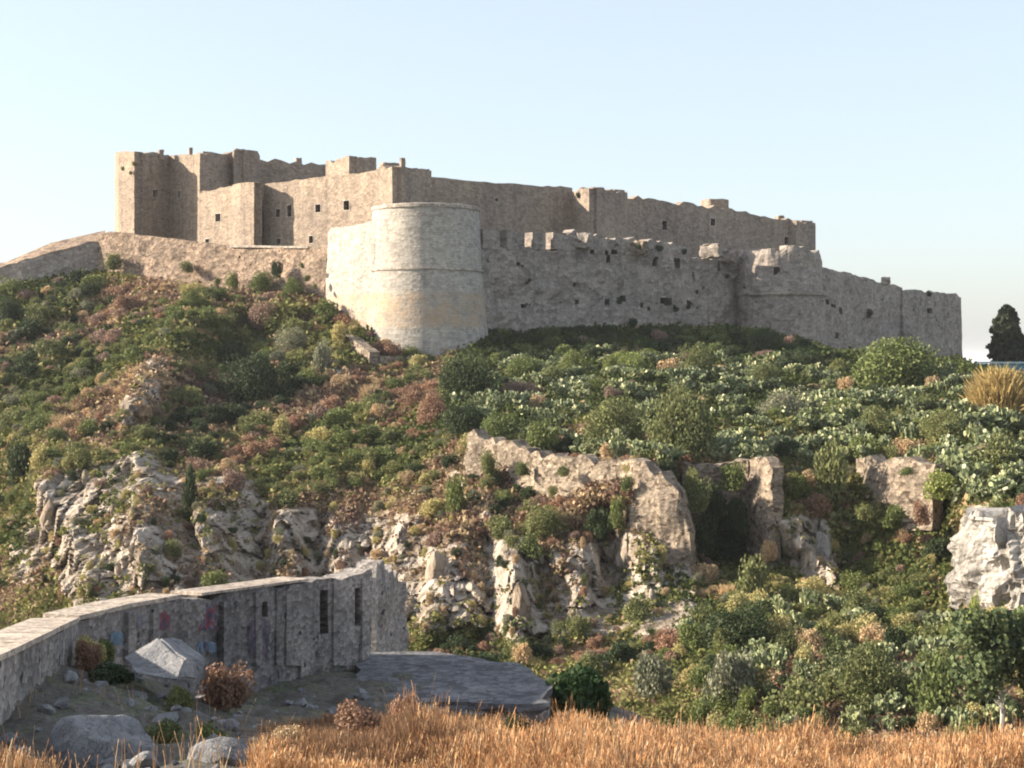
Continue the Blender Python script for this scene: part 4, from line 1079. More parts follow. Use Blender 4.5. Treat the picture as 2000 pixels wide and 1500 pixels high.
# hillside scrub left
def left_test(u, v):
    if u > 850 and v < 850: return False
    if inpoly(u, v, PEARPOLY) or inpoly(u, v, LOWPOLY): return False
    n_, c_ = surf_n(u, v)
    if u > 1850 and v > 960: return False
    if u < 225 and v > 1180 or (v > 1150 and u < 800): return False
    for pl_ in ([(925, 845), (1205, 905), (1340, 940), (1350, 1060), (1210, 1050), (1180, 990), (980, 940)], [(1455, 900), (1515, 900), (1515, 1060), (1455, 1060)], [(1665, 890), (1830, 890), (1830, 1015), (1665, 1015)]):
        if inpoly(u, v, pl_): return False
    return c_ < .45 and clear(u, v, .4)
def left_pick(u, v, g):
    al_ = u * .80 - v * .60; ac_ = u * .60 + v * .80
    f_ = lambda k_, sc: float(vnoise(np.array(al_ * .006 * sc), np.array(ac_ * .017 * sc), np.array(float(k_)), 91))
    s, t_ = 1.5 * f_(0, 1), 1.5 * f_(9, .8)
    s += .02 + (.5 if u < 270 and v > 830 else 0)
    hollow = math.exp(-((u - 500) / 110) ** 2 - ((v - 715) / 75) ** 2)
    sc_ = {'olive': 1.2 + 2.5 * s, 'green': 1.0 + 2 * s + t_, 'yellow': .3 + t_ + s, 'grey': .1 + 1.2 * t_, 'dark': .5 + 3.2 * hollow + 1.2 * s - 1.5 * t_, 'red': .1 - 3 * s, 'heather': -.3 - 2.5 * s - t_ * .6, 'tan': -.2 - 2.0 * s + 1.5 * t_}
    sc_['strawclump'] = -.6 - 1.2 * s + 1.8 * t_; k = max(sc_, key=lambda q_: sc_[q_] + g.gauss(0, .75))
    sz = g.choice((.55, .7, .85, 1, 1.2, 1.5, 2.0)) * (1.25 if k == 'dark' else 1)
    return k, 34 * sz, 20 * sz, 13 * max(.8, sz * .8)
MARKS = [(60, 610, 'dark rampart bush'), (250, 560, 'bend of the rampart wall'), (510, 560, 'green rampart bushes'), (690, 690, 'foot of the round bastion'), (400, 600, 'top of the rocky spur'),
         (490, 745, 'broad dark bush'), (275, 790, 'pale rock tooth'), (95, 890, 'pale yellow green bush'), (40, 740, 'left edge of the slope'), (200, 930, 'top of the left cliff'), (60, 1080, 'foot of the left slope'),
         (500, 930, 'purplish bush'), (560, 1080, 'graffiti wall top'), (700, 860, 'grassy middle rib'), (840, 800, 'rusty bush by the cacti'), (720, 1020, 'broken middle gully'),
         (915, 870, 'long retaining wall end'), (1080, 1000, 'long arc retaining wall'), (1185, 1040, 'triangular buttress'), (1010, 1180, 'tall limestone pillar'), (1150, 1250, 'lower middle cliff'), (1420, 980, 'shaded gully'),
         (1490, 1060, 'narrow masonry pier'), (1620, 960, 'oval olive bush'), (1740, 1040, 'square retaining wall'), (1870, 1080, 'white limestone crag'), (1700, 1130, 'rocky scar'), (1250, 1300, 'grey platform bush'),
         (1340, 825, 'rounded olive bush'), (1015, 757, 'heather mound'), (1225, 700, 'bright yellow green bush'), (1530, 785, 'pale grey green dome'), (1750, 705, 'wide domed bush'), (1920, 800, 'golden reeds'), (1900, 900, 'right edge cacti'),
         (1100, 840, 'long retaining wall'), (1400, 720, 'outer curtain wall'), (1640, 850, 'top of the narrow ravine'), (1450, 1220, 'dark thicket bush'), (1590, 1150, 'pale bush'), (1700, 1330, 'wide olive bush'), (1430, 1330, 'grey green thicket bush'), (1950, 1330, 'pale trunked tree')]
USED = set()
def where(u, v, nth=0):
    a, b_, nm = sorted(MARKS, key=lambda m_: (m_[0] - u) ** 2 + 1.6 * (m_[1] - v) ** 2)[nth]
    dx, dy = u - a, v - b_; r_ = math.hypot(dx, dy)
    if r_ < 26: d_ = 'right beside'
    elif abs(dx) > 2 * abs(dy): d_ = 'left of' if dx < 0 else 'right of'
    elif abs(dy) > 2 * abs(dx): d_ = 'above' if dy < 0 else 'below'
    else: d_ = ('above' if dy < 0 else 'below') + ' and ' + ('left of' if dx < 0 else 'right of')
    return ('just ' if 26 <= r_ < 60 else '') + d_ + ' the ' + nm, nm
def sized(w_): return 'small ' if w_ < 28 else 'large ' if w_ > 46 else 'medium sized '
def put(k, u, v, w_, h_, noun, **kw):
    for nth in (0, 1, 2, 3, 0):
        wh, nm = where(u, v, nth); lab = sized(w_) + noun + ' ' + wh
        if lab not in USED: break
    USED.add(lab)
    plant_px(k, u, v, w_, h_, lab, noun + 's around the ' + nm, sub=False, **kw)
for k, u, v, w_, h_ in scatter(26, (900, 700, 2050, 880), lambda u, v: inpoly(u, v, PEARPOLY) and clear(u, v, .8), 0, lambda u, v, g: (g.choice(('dark', 'olive', 'green', 'dark')), g.uniform(70, 120), g.uniform(46, 76), 70), 66):
    wh, nm = where(u, v); plant_px(k, u, v, w_, h_, 'big domed ' + WORDS[k] + ' bush ' + wh, 'big domed bushes around the ' + nm)
for a_ in FIELD: put(*a_)
for k, u, v, w_, h_ in scatter(1150, (-35, 540, 2000, 1300), left_test, 0, left_pick, 12, maxtry=90000):
    if COUNT.get(k, 0) >= 285: k = min(('yellow', 'grey', 'green', 'red', 'tan', 'heather'), key=lambda q_: COUNT.get(q_, 0))
    put(k, u, v, w_, h_, WORDS[k] + ' shrub')
# tufts on cliffs
def cliff_test(u, v):
    n_, c_ = surf_n(u, v); return c_ >= .45 and not (u > 1890) and not (v > 1150 and u < 800)
for k, u, v, w_, h_ in scatter(260, (80, 800, 1860, 1290), cliff_test, 0,
        lambda u, v, g: (g.choices(('yellow', 'green', 'red', 'tan', 'dark', 'heather', 'grey'), (3, 4, 2, 3, 2, 2, 2))[0], g.uniform(14, 34), g.uniform(12, 24), 10), 14):
    if COUNT.get(k, 0) >= 290: continue
    put(k, u, v, w_, h_, WORDS[k] + ' cliff tuft')
# tufts growing from the masonry
for (u, v, d_, w_) in [(1278, 402, 262, 20), (1248, 482, 229, 10), (1288, 485, 233, 14), (1337, 492, 236.5, 12), (1130, 382, 245.6, 12), (1020, 520, 214, 6), (1210, 588, 226.5, 14), (1302, 590, 233, 16), (1320, 604, 234, 12), (1420, 540, 242.5, 10),
                       (1545, 495, 244, 12), (1815, 574, 283, 12), (1700, 612, 263, 10), (240, 330, 254, 8), (262, 320, 250.5, 9), (255, 338, 250.8, 7), (1235, 632, 227, 20), (1345, 600, 236, 10), (1185, 494, 225.5, 10), (600, 545, 217, 12), (590, 520, 218, 10), (615, 560, 216, 10), (425, 550, 226, 14)]:
    q = P(u, v + w_ * .4, d_ - .8); s = d_ / F
    plant('dark' if u > 900 else 'olive', q, w_ * s * 1.3, w_ * s * 1.1, 'small dark tuft sprouting from a crack in the old masonry', 'tufts growing out of the castle masonry', sub=False)
print('plants', COUNT)

for i_, (u, v, w_, h_, d_, k) in enumerate([(985, 985, 50, 50, 131, 'green'), (1030, 1000, 56, 44, 129, 'olive'), (1075, 1015, 60, 50, 126.5, 'red'), (1120, 1020, 50, 50, 124.5, 'olive'), (1165, 1020, 56, 56, 122.6, 'dark'), (1205, 1000, 44, 60, 122, 'green'),
        (1225, 945, 30, 28, 121.8, 'green'), (1100, 920, 34, 20, 126.5, 'olive'), (1020, 915, 40, 26, 131, 'green'), (955, 905, 44, 50, 134, 'olive'), (1080, 960, 24, 20, 127.5, 'olive'), (1290, 1080, 40, 40, 118.5, 'yellow'), (1400, 985, 60, 90, 125, 'dark'), (1440, 1010, 50, 80, 124, 'dark'), (1375, 1040, 60, 80, 123, 'dark'), (1350, 950, 50, 60, 123, 'olive'),
        (1690, 1000, 50, 30, 119.5, 'olive'), (1745, 1010, 60, 40, 119, 'green'), (1800, 1000, 50, 50, 118, 'red'), (1770, 920, 40, 16, 120.5, 'green'), (1500, 1075, 40, 40, 120.5, 'tan'), (1235, 912, 60, 24, 124, 'yellow')]):
    q = P(u, v + h_ / 2, d_); s = d_ / F; wh, nm = where(u, v)
    plant(k, q, w_ * s, h_ * s * 1.1, WORDS[k] + ' shrub by masonry, ' + wh, WORDS[k] + ' shrubs against the terrace walls near the ' + nm, sub=False)

# ---- rocks standing out of the cliffs
def rock_mesh(seed, mat, sx=1, sy=1, sz=1, sub=4, sharp=.28):
    import bmesh
    bm = bmesh.new(); bmesh.ops.create_icosphere(bm, subdivisions=sub, radius=1)
    co = np.array([v_.co[:] for v_ in bm.verts]); g = np.random.default_rng(seed)
    for _ in range(11):                                     # planar cuts give facets
        n_ = g.normal(size=3); n_ /= np.linalg.norm(n_); t = g.uniform(.38, .72); dd = co @ n_; over = np.maximum(dd - t, 0); co -= over[:, None] * n_ * .92
    co += co / np.linalg.norm(co, axis=1, keepdims=True) * (sharp * .35 * fbm(co[:, 0] * 2 + seed, co[:, 1] * 2, co[:, 2] * 2, 4, seed))[:, None]
    co *= (sx, sy, sz)
    for v_, c in zip(bm.verts, co): v_.co = c
    me = bpy.data.meshes.new('rock_outcrop'); bm.to_mesh(me); bm.free(); me.materials.append(mat); return me
RK = [rock_mesh(s, M['rock'], .8, .8, 1.5) for s in range(6)]
WR = [rock_mesh(s + 20, M['whiterock'], .9, .8, 1.3) for s in range(3)]
nrk = 0
def rockp(u, v, w_, h_, label, group, me, tilt=0):
    q = surf(u, v); s = q[1] / F
    o = link('rock_outcrop', me); o.location = (q[0], q[1] + w_ * s * .35, q[2]); o.scale = (w_ * s / 1.6, w_ * s / 1.6, h_ * s / 3.0)
    o.rotation_euler = (R.uniform(-.12, .12), math.radians(tilt) + R.uniform(-.1, .1), R.uniform(0, 6.28)); return tag(o, label, 'rock', group)
g = random.Random(77); pts = []
while nrk < 26:
    u = g.uniform(90, 1860); v = g.uniform(640, 1180); n_, c_ = surf_n(u, v)
    if c_ < .8 or any(abs(u - a) < 14 and abs(v - b_) < 24 for a, b_ in pts): continue
    pts.append((u, v)); nrk += 1
    wh, nm = where(u, v); rockp(u, v, g.uniform(14, 28), g.uniform(30, 70), 'craggy limestone rib ' + wh, 'limestone ribs around the ' + nm, RK[g.randrange(6)], g.uniform(-8, 14))
rockp(275, 795, 34, 60, 'isolated pale rock tooth on the ridge line of the left slope', None, RK[1], 15)
rockp(432, 680, 12, 36, 'thin white rock upright in the dark hollow of the upper slope', None, WR[0], 0)
rockp(1010, 1170, 46, 190, 'tall bright limestone pillar in the middle of the cliff', None, RK[2], -6)
rockp(870, 1110, 60, 140, 'broad pale limestone rib at the left of the middle cliff', None, RK[3], 14)
rockp(1595, 1075, 46, 110, 'leaning pale rock below the narrow masonry pier', None, WR[1], -18)
rockp(120, 1000, 30, 120, 'leaning pale rib at the far left end of the cliff', None, RK[4], -20)
rockp(655, 720, 26, 30, 'pale rock on the ridge below the bastion footing', None, RK[5], 0)
# white cliff block at the right edge
def craggy(name, pts_, mat, label):
    o = wall_part(name, pts_, mat, None, thick=2.5, step=.22, rough=1.3, top_j=.8, seed=91, batter=.06, fine=.9)
    return tag(o, label, 'rock')
craggy('limestone_crag', [(1893, 1010, 1190, 109.5), (1908, 1000, 1230, 106.5), (1945, 1003, 1235, 103.5), (2040, 1003, 1240, 101.5), (2160, 1003, 1250, 104)], M['whiterock'], 'bright white limestone crag at the right edge of the cliff')

# ------------------------------------------------------------------ ground cover on the hillside: tufts
NTUFT = 120000
iu = rng.integers(2, len(US) - 2, NTUFT * 2); jt = rng.integers(2, NT - 2, NTUFT * 2)
Us, Vs, cs = U[iu, jt], V[iu, jt], rock[iu, jt]
keepm = (rng.uniform(0, 1, len(iu)) > cs * 1.3 - .2) & (Us > -330) & (Us < 2330)
iu, jt = iu[keepm][:NTUFT], jt[keepm][:NTUFT]
base = PB[iu, jt]; Us, Vs = U[iu, jt], V[iu, jt]; n_ = len(iu)
LV = 7
bs = np.repeat(base, LV, 0); sz = np.repeat(rng.uniform(.30, .85, n_) * base[:, 1] / 170, LV)
off = rng.normal(size=(n_ * LV, 3)) * sz[:, None] * .42; off[:, 2] = np.abs(off[:, 2]) * .9
c = bs + off; nn = rng.normal(size=c.shape); nn[:, 2] += .4; nn /= np.linalg.norm(nn, axis=1, keepdims=True)
t = np.cross(nn, rng.normal(size=c.shape)); t /= np.linalg.norm(t, axis=1, keepdims=True); bt = np.cross(nn, t)
s = sz[:, None] * .38
q = np.stack([c - t * s, c - bt * s * .7, c + t * s, c + bt * s * .7], 1)
me = new_mesh('scrub', q.reshape(-1, 3), np.arange(len(c) * 4).reshape(-1, 4), M['cover'])
pal = np.array([(.060, .080, .024), (.13, .14, .045), (.21, .20, .075), (.25, .18, .11), (.19, .115, .08), (.34, .26, .155), (.15, .10, .08)])
xx, yy, zz = base[:, 0], base[:, 1], base[:, 2]
al2 = xx * ca_ + zz * sa_; ac2 = -xx * sa_ + zz * ca_
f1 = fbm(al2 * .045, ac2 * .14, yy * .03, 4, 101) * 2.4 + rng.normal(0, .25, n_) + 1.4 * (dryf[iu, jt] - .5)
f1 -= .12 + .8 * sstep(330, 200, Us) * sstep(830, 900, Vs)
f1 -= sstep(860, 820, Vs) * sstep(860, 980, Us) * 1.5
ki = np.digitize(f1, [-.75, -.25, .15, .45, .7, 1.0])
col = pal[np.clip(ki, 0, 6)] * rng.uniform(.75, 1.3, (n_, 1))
face_col(me, 'col', np.repeat(col, LV, 0) * rng.uniform(.8, 1.2, (n_ * LV, 1)))
tag(link('scrub_cover', me), kind='stuff'); bpy.data.objects['scrub_cover']['label'] = 'low mixed green and rusty scrub covering the hillside'

# ------------------------------------------------------------------ slender tree at lower right
q = surf(1955, 1448); tb = np.array((q[0], q[1], q[2])); s = q[1] / F
ft_ = empty('fig_tree', tb, 'leafy tree with slender pale trunk at the lower right corner', 'tree')
tp = [(0, 0, -.3), (.05, 0, 55 * s), (-.05, 0, 90 * s), (.15, .1, 130 * s), (.3, .2, 190 * s)]
v1, f1_ = tube(tp, [.11, .095, .085, .06, .03])
allv, allf = list(v1), list(f1_)
for (z0, dx, dz) in ((85, 60, 60), (100, -45, 70), (120, 30, 90), (70, -60, 50)):
    vv_, ff_ = tube([(0, 0, z0 * s), (dx * s * .5, .1, (z0 + dz * .6) * s), (dx * s, .2, (z0 + dz) * s)], [.06, .045, .02]); b0 = len(allv); allv += vv_; allf += [tuple(b0 + k for k in f) for f in ff_]
link('trunk', new_mesh('trunk', [tuple(p) for p in allv], allf, M['palebark']), ft_)
g0 = random.Random(4); lob = np.array([(g0.uniform(-70, 70) * s, g0.uniform(-45, 45) * s, g0.uniform(110, 235) * s, g0.uniform(22, 42) * s) for _ in range(20)])
def figfn(g, n):
    k = g.integers(0, len(lob), n); d = g.normal(size=(n, 3)); d /= np.linalg.norm(d, axis=1, keepdims=True); r = lob[k, 3] * (.4 + .75 * g.uniform(0, 1, n) ** .5)
    return lob[k, :3] + d * r[:, None], d
link('crown', leaf_mesh('crown', 5200, figfn, .24, L['fig'], 1.0, 8), ft_)

# ------------------------------------------------------------------ foreground parapet wall with graffiti
_b = set(bpy.data.objects)
pw = empty('graffiti_wall', P(150, 1290, 33), 'old stone parapet wall with faded red and blue graffiti crossing the foreground', 'wall')
def xy(u, v, d): p = P(u, v, d); return p
near_top = [(-420, 1420, 1700, 17.0), (-200, 1362, 1560, 20.0), (0, 1290, 1440, 24), (80, 1251, 1370, 28), (150, 1216, 1315, 33)]
wall_part('wall', near_top, M['fort'], None, thick=1.2, step=.3, rough=.10, top_j=.02, seed=201)
far_top = [(150, 1213, 1330, 33.1), (250, 1188, 1360, 35.3), (350, 1170, 1400, 38), (480, 1152, 1420, 41.4), (620, 1132, 1380, 45), (690, 1124, 1350, 46.9), (722, 1122, 1345, 47.8)]
wall_part('wall', far_top, M['fort'], None, thick=.8, step=.2, rough=.2, top_j=.10, seed=202,
          windows=[(630, 1195, 17, 86), (697, 1185, 13, 74), (512, 1190, 12, 30)], wname='slot', deep=.3, backm=M['fort'])
wall_part('end_pier', [(722, 1119, 1335, 49.6), (750, 1120, 1340, 52.5), (782, 1128, 1345, 55.5)], M['fort'], None, thick=.7, step=.2, rough=.5, top_j=.45, seed=203)
# lit coping slabs
def coping(pts_, w_back, h=.10):
    vv, ff = [], []
    pl = [P(*p) for p in pts_]
    for i, p in enumerate(pl):
        dv = pl[min(i + 1, len(pl) - 1)] - pl[max(i - 1, 0)]; nrm_ = np.array((dv[1], -dv[0], 0)); nrm_ /= np.linalg.norm(nrm_)
        a = p + nrm_ * .05; bk = p - nrm_ * w_back
        vv += [a + (0, 0, .01), a + (0, 0, .01 + h), bk + (0, 0, .02 + h), bk + (0, 0, .01)]
    for i in range(len(pl) - 1):
        a = i * 4
        for k in range(4): k2 = (k + 1) % 4; ff.append((a + k, a + k2, a + 4 + k2, a + 4 + k))
    ff += [(0, 3, 2, 1), (len(vv) - 4, len(vv) - 3, len(vv) - 2, len(vv) - 1)]
    return link('coping', new_mesh('coping', vv, ff, M['fortcap']))
coping([(-420, 1420, 17.0), (-200, 1362, 20), (0, 1290, 24), (40, 1271, 25.7), (80, 1251, 28), (115, 1233, 30.3), (150, 1216, 33)], .95)
coping([(152, 1212, 33.2), (250, 1188, 35.3), (350, 1170, 38)], .85)
coping([(390, 1164, 39), (480, 1152, 41.4), (600, 1135, 44.4)], .85, .07)
# pilaster strips standing proud of the face
def on_face(u):
    d_ = np.interp(u, [p[0] for p in far_top], [p[3] for p in far_top]); return d_
for (u0, u1, va, vb) in [(437, 470, 1175, 1330), (560, 588, 1150, 1300), (588, 610, 1150, 1330), (652, 682, 1140, 1300), (708, 722, 1130, 1310), (352, 366, 1182, 1290), (500, 512, 1158, 1300), (540, 552, 1150, 1300), (252, 266, 1196, 1300), (300, 312, 1188, 1290)]:
    wall_part('pilaster', [(u0, va, vb, on_face(u0) - .24), (u1, va - 3, vb, on_face(u1) - .24)], M['fort'], None, thick=.3, step=.3, rough=.03, top_j=.02, seed=u0)
# faded paint: thin uneven films on the stone, worn through in patches
def paint(u0, u1, v0, v1, stops, seed, scale=2.6, wear=.5):
    m_, nt_, b_ = mat_new('paint_%d' % seed, .85)
    pos_ = N(nt_, 'ShaderNodeNewGeometry').outputs['Position']
    mp = nt_.nodes.new('ShaderNodeMapping'); mp.inputs['Location'].default_value = (seed * 3.1, 0, seed); nt_.links.new(pos_, mp.inputs[0]); pv = mp.outputs[0]
    nt_.links.new(ramp(nt_, noise(nt_, pv, scale, 2, .4), stops), b_.inputs['Base Color'])
    fa_ = N(nt_, 'ShaderNodeAttribute', attribute_name='fade').outputs['Fac']
    nn_ = noise(nt_, pv, 4.5, 5, .7); su = N(nt_, 'ShaderNodeMath', operation='ADD'); nt_.links.new(fa_, su.inputs[0]); nt_.links.new(nn_, su.inputs[1])
    fc_ = ramp(nt_, su.outputs[0], [(0, (0,) * 3), (.5, (0,) * 3)]); 
    mr = N(nt_, 'ShaderNodeMapRange'); mr.inputs[1].default_value = .86 + wear * .2; mr.inputs[2].default_value = 1.0 + wear * .2; mr.inputs[4].default_value = .85; nt_.links.new(su.outputs[0], mr.inputs[0])
    tr_ = N(nt_, 'ShaderNodeBsdfTransparent'); mx_ = N(nt_, 'ShaderNodeMixShader'); nt_.links.new(mr.outputs[0], mx_.inputs[0]); nt_.links.new(tr_.outputs[0], mx_.inputs[1]); nt_.links.new(b_.outputs[0], mx_.inputs[2])
    nt_.links.new(mx_.outputs[0], nt_.nodes['Material Output'].inputs[0])
    nx_, ny_ = 14, 12; vv, fade = [], []
    for i in range(nx_ + 1):
        for j in range(ny_ + 1):
            uu, v_ = u0 + (u1 - u0) * i / nx_, v0 + (v1 - v0) * j / ny_
            vv.append(P(uu, v_, on_face(uu) - .21)); e = min(i / nx_, 1 - i / nx_, j / ny_, 1 - j / ny_); fade.append(min(.62, e * 2.2))
    ff = [(i * (ny_ + 1) + j, (i + 1) * (ny_ + 1) + j, (i + 1) * (ny_ + 1) + j + 1, i * (ny_ + 1) + j + 1) for i in range(nx_) for j in range(ny_)]
    me = new_mesh('graffiti', vv, ff, m_); point_attr(me, 'fade', fade); return link('graffiti', me)
NAVY, RED_, PALE_, SKYB, PUR = (.05, .055, .09), (.22, .045, .05), (.24, .24, .26), (.11, .16, .22), (.10, .085, .12)
paint(362, 440, 1166, 1250, [(.35, NAVY), (.42, (.16, .19, .26)), (.47, PUR), (.5, RED_), (.58, (.25, .06, .065)), (.64, NAVY)], 1, 3.6, .4)
paint(368, 436, 1244, 1284, [(.38, NAVY), (.45, SKYB), (.55, PALE_), (.62, SKYB)], 2, 3.0, .45)
paint(296, 342, 1182, 1246, [(.4, PUR), (.5, (.24, .05, .07)), (.6, (.22, .15, .18))], 3, 3.5, .5)
paint(205, 250, 1222, 1270, [(.4, (.17, .19, .22)), (.5, (.12, .24, .33)), (.6, SKYB)], 4, 3.0, .5)
paint(240, 300, 1186, 1240, [(.4, (.17, .16, .20)), (.55, (.26, .26, .30))], 5, 3.5, .8)
paint(468, 545, 1178, 1312, [(.38, (.07, .06, .08)), (.5, PUR), (.6, (.17, .13, .16))], 6, 3.0, .65)
paint(372, 500, 1288, 1350, [(.4, (.10, .035, .04)), (.6, (.19, .06, .07))], 7, 3.2, .7)  # dark red film added for weeds at the wall foot, no graffiti there
adopt(pw, _b)

# stone platform right of the wall
_b = set(bpy.data.objects)
pf = empty('stone_platform', P(900, 1400, 43), 'low flat grey stone platform behind the orange grass', 'platform')
pl = [P(u, v, d) for u, v, d in [(700, 1302, 48.5), (860, 1303, 48.3), (1010, 1310, 46.5), (1068, 1330, 43.5), (1062, 1352, 41.2), (860, 1352, 41.3), (700, 1345, 42)]]
zt = -9.25
tops = np.array([(p[0], p[1], zt) for p in pl])
def platform(name, poly, z1, z0, mat, grow=0):
    cx_, cy_ = poly[:, 0].mean(), poly[:, 1].mean(); vv, ff = [], []
    ring = []
    for i in range(len(poly)):
        a, b_ = poly[i], poly[(i + 1) % len(poly)]; n_s = max(2, int(np.linalg.norm(b_ - a) / .35))
        for k in range(n_s): ring.append(a + (b_ - a) * k / n_s)
    ring = np.array(ring); nR = len(ring)
    ring[:, 0] += (ring[:, 0] - cx_) * grow; ring[:, 1] += (ring[:, 1] - cy_) * grow
    for lev, zz_ in enumerate((z1, z1 - .12, (z1 + z0) / 2, z0)):
        for p in ring:
            vv.append((p[0] + .28 * float(vnoise(np.array(p[0] * 1.6), np.array(p[1] * 1.6), np.array(zz_ * 3.), 4)), p[1] + .28 * float(vnoise(np.array(p[0] * 1.6), np.array(p[1] * 1.6), np.array(zz_ * 3.), 5)), zz_ + .05 * float(vnoise(np.array(p[0]), np.array(p[1]), np.array(0.), 6))))
    for lev in range(3):
        for i in range(nR): j = (i + 1) % nR; ff.append((lev * nR + i, (lev + 1) * nR + i, (lev + 1) * nR + j, lev * nR + j))
    ff.append(list(range(nR)))
    return link(name, new_mesh(name, vv, ff, mat))
platform('base', tops, zt - .22, zt - 2.2, M['fort'])
platform('top_slab', tops, zt, zt - .20, M['slab'], .02)
adopt(pf, _b)

# boulders
def boulder(u, v, w_, h_, d_, seed, label, mat='boulder', sy=.8, tilt=0):
    s = d_ / F; p = P(u, v, d_)
    me = rock_mesh(seed, M[mat], w_ * s / 1.55, w_ * s / 1.55 * sy, h_ * s / 1.35, 5, .25)
    o = link('boulder', me); o.location = p; o.rotation_euler = (0, math.radians(tilt), 0); return tag(o, label, 'boulder')
boulder(222, 1470, 200, 150, 22.6, 3, 'big smooth blue grey boulder at the bottom left corner')
boulder(430, 1495, 130, 70, 21.8, 5, 'flat grey rock at the bottom edge right of the big boulder')
# wedge shaped slab leaning by the wall
pa_ = [P(238, 1288, 31.0), P(312, 1244, 31.2), P(365, 1290, 30.4), P(350, 1330, 29.6), P(262, 1316, 29.8)]
cz = sum(pa_) / len(pa_)
import bmesh
bm = bmesh.new()
fr = [bm.verts.new(Vector(p)) for p in pa_]; bk = [bm.verts.new(Vector(p + np.array((.15, 1.3, -.25)))) for p in pa_]
bm.faces.new(fr); bm.faces.new(bk[::-1])
for i in range(5): bm.faces.new((fr[i], bk[i], bk[(i + 1) % 5], fr[(i + 1) % 5]))
bmesh.ops.bevel(bm, geom=bm.edges[:], offset=.06, segments=2, affect='EDGES')
bmesh.ops.subdivide_edges(bm, edges=bm.edges[:], cuts=3, use_grid_fill=True)
bmesh.ops.recalc_face_normals(bm, faces=bm.faces[:])
for v_ in bm.verts: v_.co += Vector([float(fbm(np.array(v_.co.x * 2.2 + k * 7), np.array(v_.co.y * 2.2), np.array(v_.co.z * 2.2), 3, 5)) * .07 for k in range(3)])
me = bpy.data.meshes.new('boulder'); bm.to_mesh(me); bm.free(); me.materials.append(M['boulder'])
tag(link('boulder', me), 'pointed wedge shaped pale rock leaning near the graffiti wall', 'boulder')
g = random.Random(9)
RB = [rock_mesh(40 + i, M['boulder'], 1, .9, .6, 3, .35) for i in range(5)]
k = 0
while k < 110:
    y_ = g.uniform(19.5, 42); x_ = g.uniform(-9.5, -2)
    if gravel_at(np.array(x_), np.array(y_)) < .7: continue
    wx = np.interp(y_, [20, 24, 33, 37.5, 45, 48], [-7.6, -8, -9.35, -8, -5.7, -4.5])
    if x_ < wx + .3: continue
    o = link('rubble_stone', RB[k % 5]); sc = g.choice((.08, .1, .14, .2, .28)); o.location = (x_, y_, near_z(x_, y_) + sc * .15); o.scale = (sc,) * 3; o.rotation_euler = (g.uniform(-.3, .3), g.uniform(-.3, .3), g.uniform(0, 6.28))
    uu_ = 1000 + x_ / y_ * F; pl_ = 'near the big boulder' if y_ < 24.5 else 'around the pointed wedge rock' if uu_ < 380 and y_ > 28 else 'along the foot of the graffiti wall' if uu_ > 380 else 'in the middle of the shaded yard'
    tag(o, ('tiny' if sc < .09 else 'small' if sc < .12 else 'middling' if sc < .18 else 'large' if sc < .25 else 'very large') + ' loose grey rubble stone ' + pl_, 'stone', 'loose rubble stones ' + pl_); k += 1

# small plants near the wall
def near_plant(kind, u, v, w_, h_, d_, lab, grp=None, leaf=True):
    p = P(u, v + h_ / 2, d_); s = d_ / F; z_ = near_z(p[0], p[1])
    return plant(kind, (p[0], p[1], min(p[2], z_ + .1)), w_ * s, h_ * s * 1.1, lab, grp, sub=leaf)
PR_far = PR
for kk in ('yellow', 'green', 'dark', 'red', 'olive'):
    PR[kk] = [leaf_mesh(kk, 2600, bush_fn(10, .5, 300 + i, 1, .8), .10, L[kk], 1.2, i + 50) for i in range(2)]
near_plant('yellow', 178, 1225, 70, 50, 32, 'yellow flowering bush at the corner of the graffiti wall')
near_plant('dark', 215, 1305, 100, 40, 30, 'dark green low bush left of the pointed rock')
near_plant('green', 205, 1240, 40, 50, 32.5, 'green sprig climbing the wall beside the yellow bush')
near_plant('red', 175, 1275, 60, 60, 31.5, 'rusty weeds under the yellow flowering bush')
near_plant('red', 440, 1325, 120, 90, 33, 'dark red brown weeds at the foot of the graffiti wall')
near_plant('olive', 315, 1430, 90, 50, 25, 'olive tuft behind the big blue grey boulder')
near_plant('olive', 350, 1360, 60, 60, 29, 'thin olive weeds in the middle of the rubble')
near_plant('green', 410, 1440, 90, 50, 26, 'green weeds right of the big boulder')
near_plant('dark', 910, 1285, 140, 40, 49, 'dark thicket behind the stone platform')
near_plant('dark', 960, 1430, 110, 60, 36, 'dark bush between the grass and the stone platform')

for i_, (u, v, w_, h_, d_, k) in enumerate([(560, 1440, 90, 50, 25, 'tan'), (700, 1400, 110, 60, 28, 'red'), (790, 1395, 60, 80, 27, 'red'), (880, 1440, 80, 60, 28, 'dark'), (1010, 1420, 70, 40, 30, 'dark'), (1180, 1425, 60, 36, 28, 'olive'), (1330, 1430, 60, 30, 27, 'tan'), (1660, 1430, 70, 50, 28, 'olive'), (1890, 1440, 90, 70, 28, 'green')]):
    near_plant(k, u, v, w_, h_, d_, WORDS[k] + ' weed clump at the orange grass edge ' + ('below the graffiti wall', 'left of the stone platform', 'before the left end of the platform', 'before the middle of the platform', 'before the right end of the platform', 'right of the glossy dark bush', 'below the grey green platform bush', 'below the wide olive bush', 'left of the slender pale trunk')[i_], leaf=False)

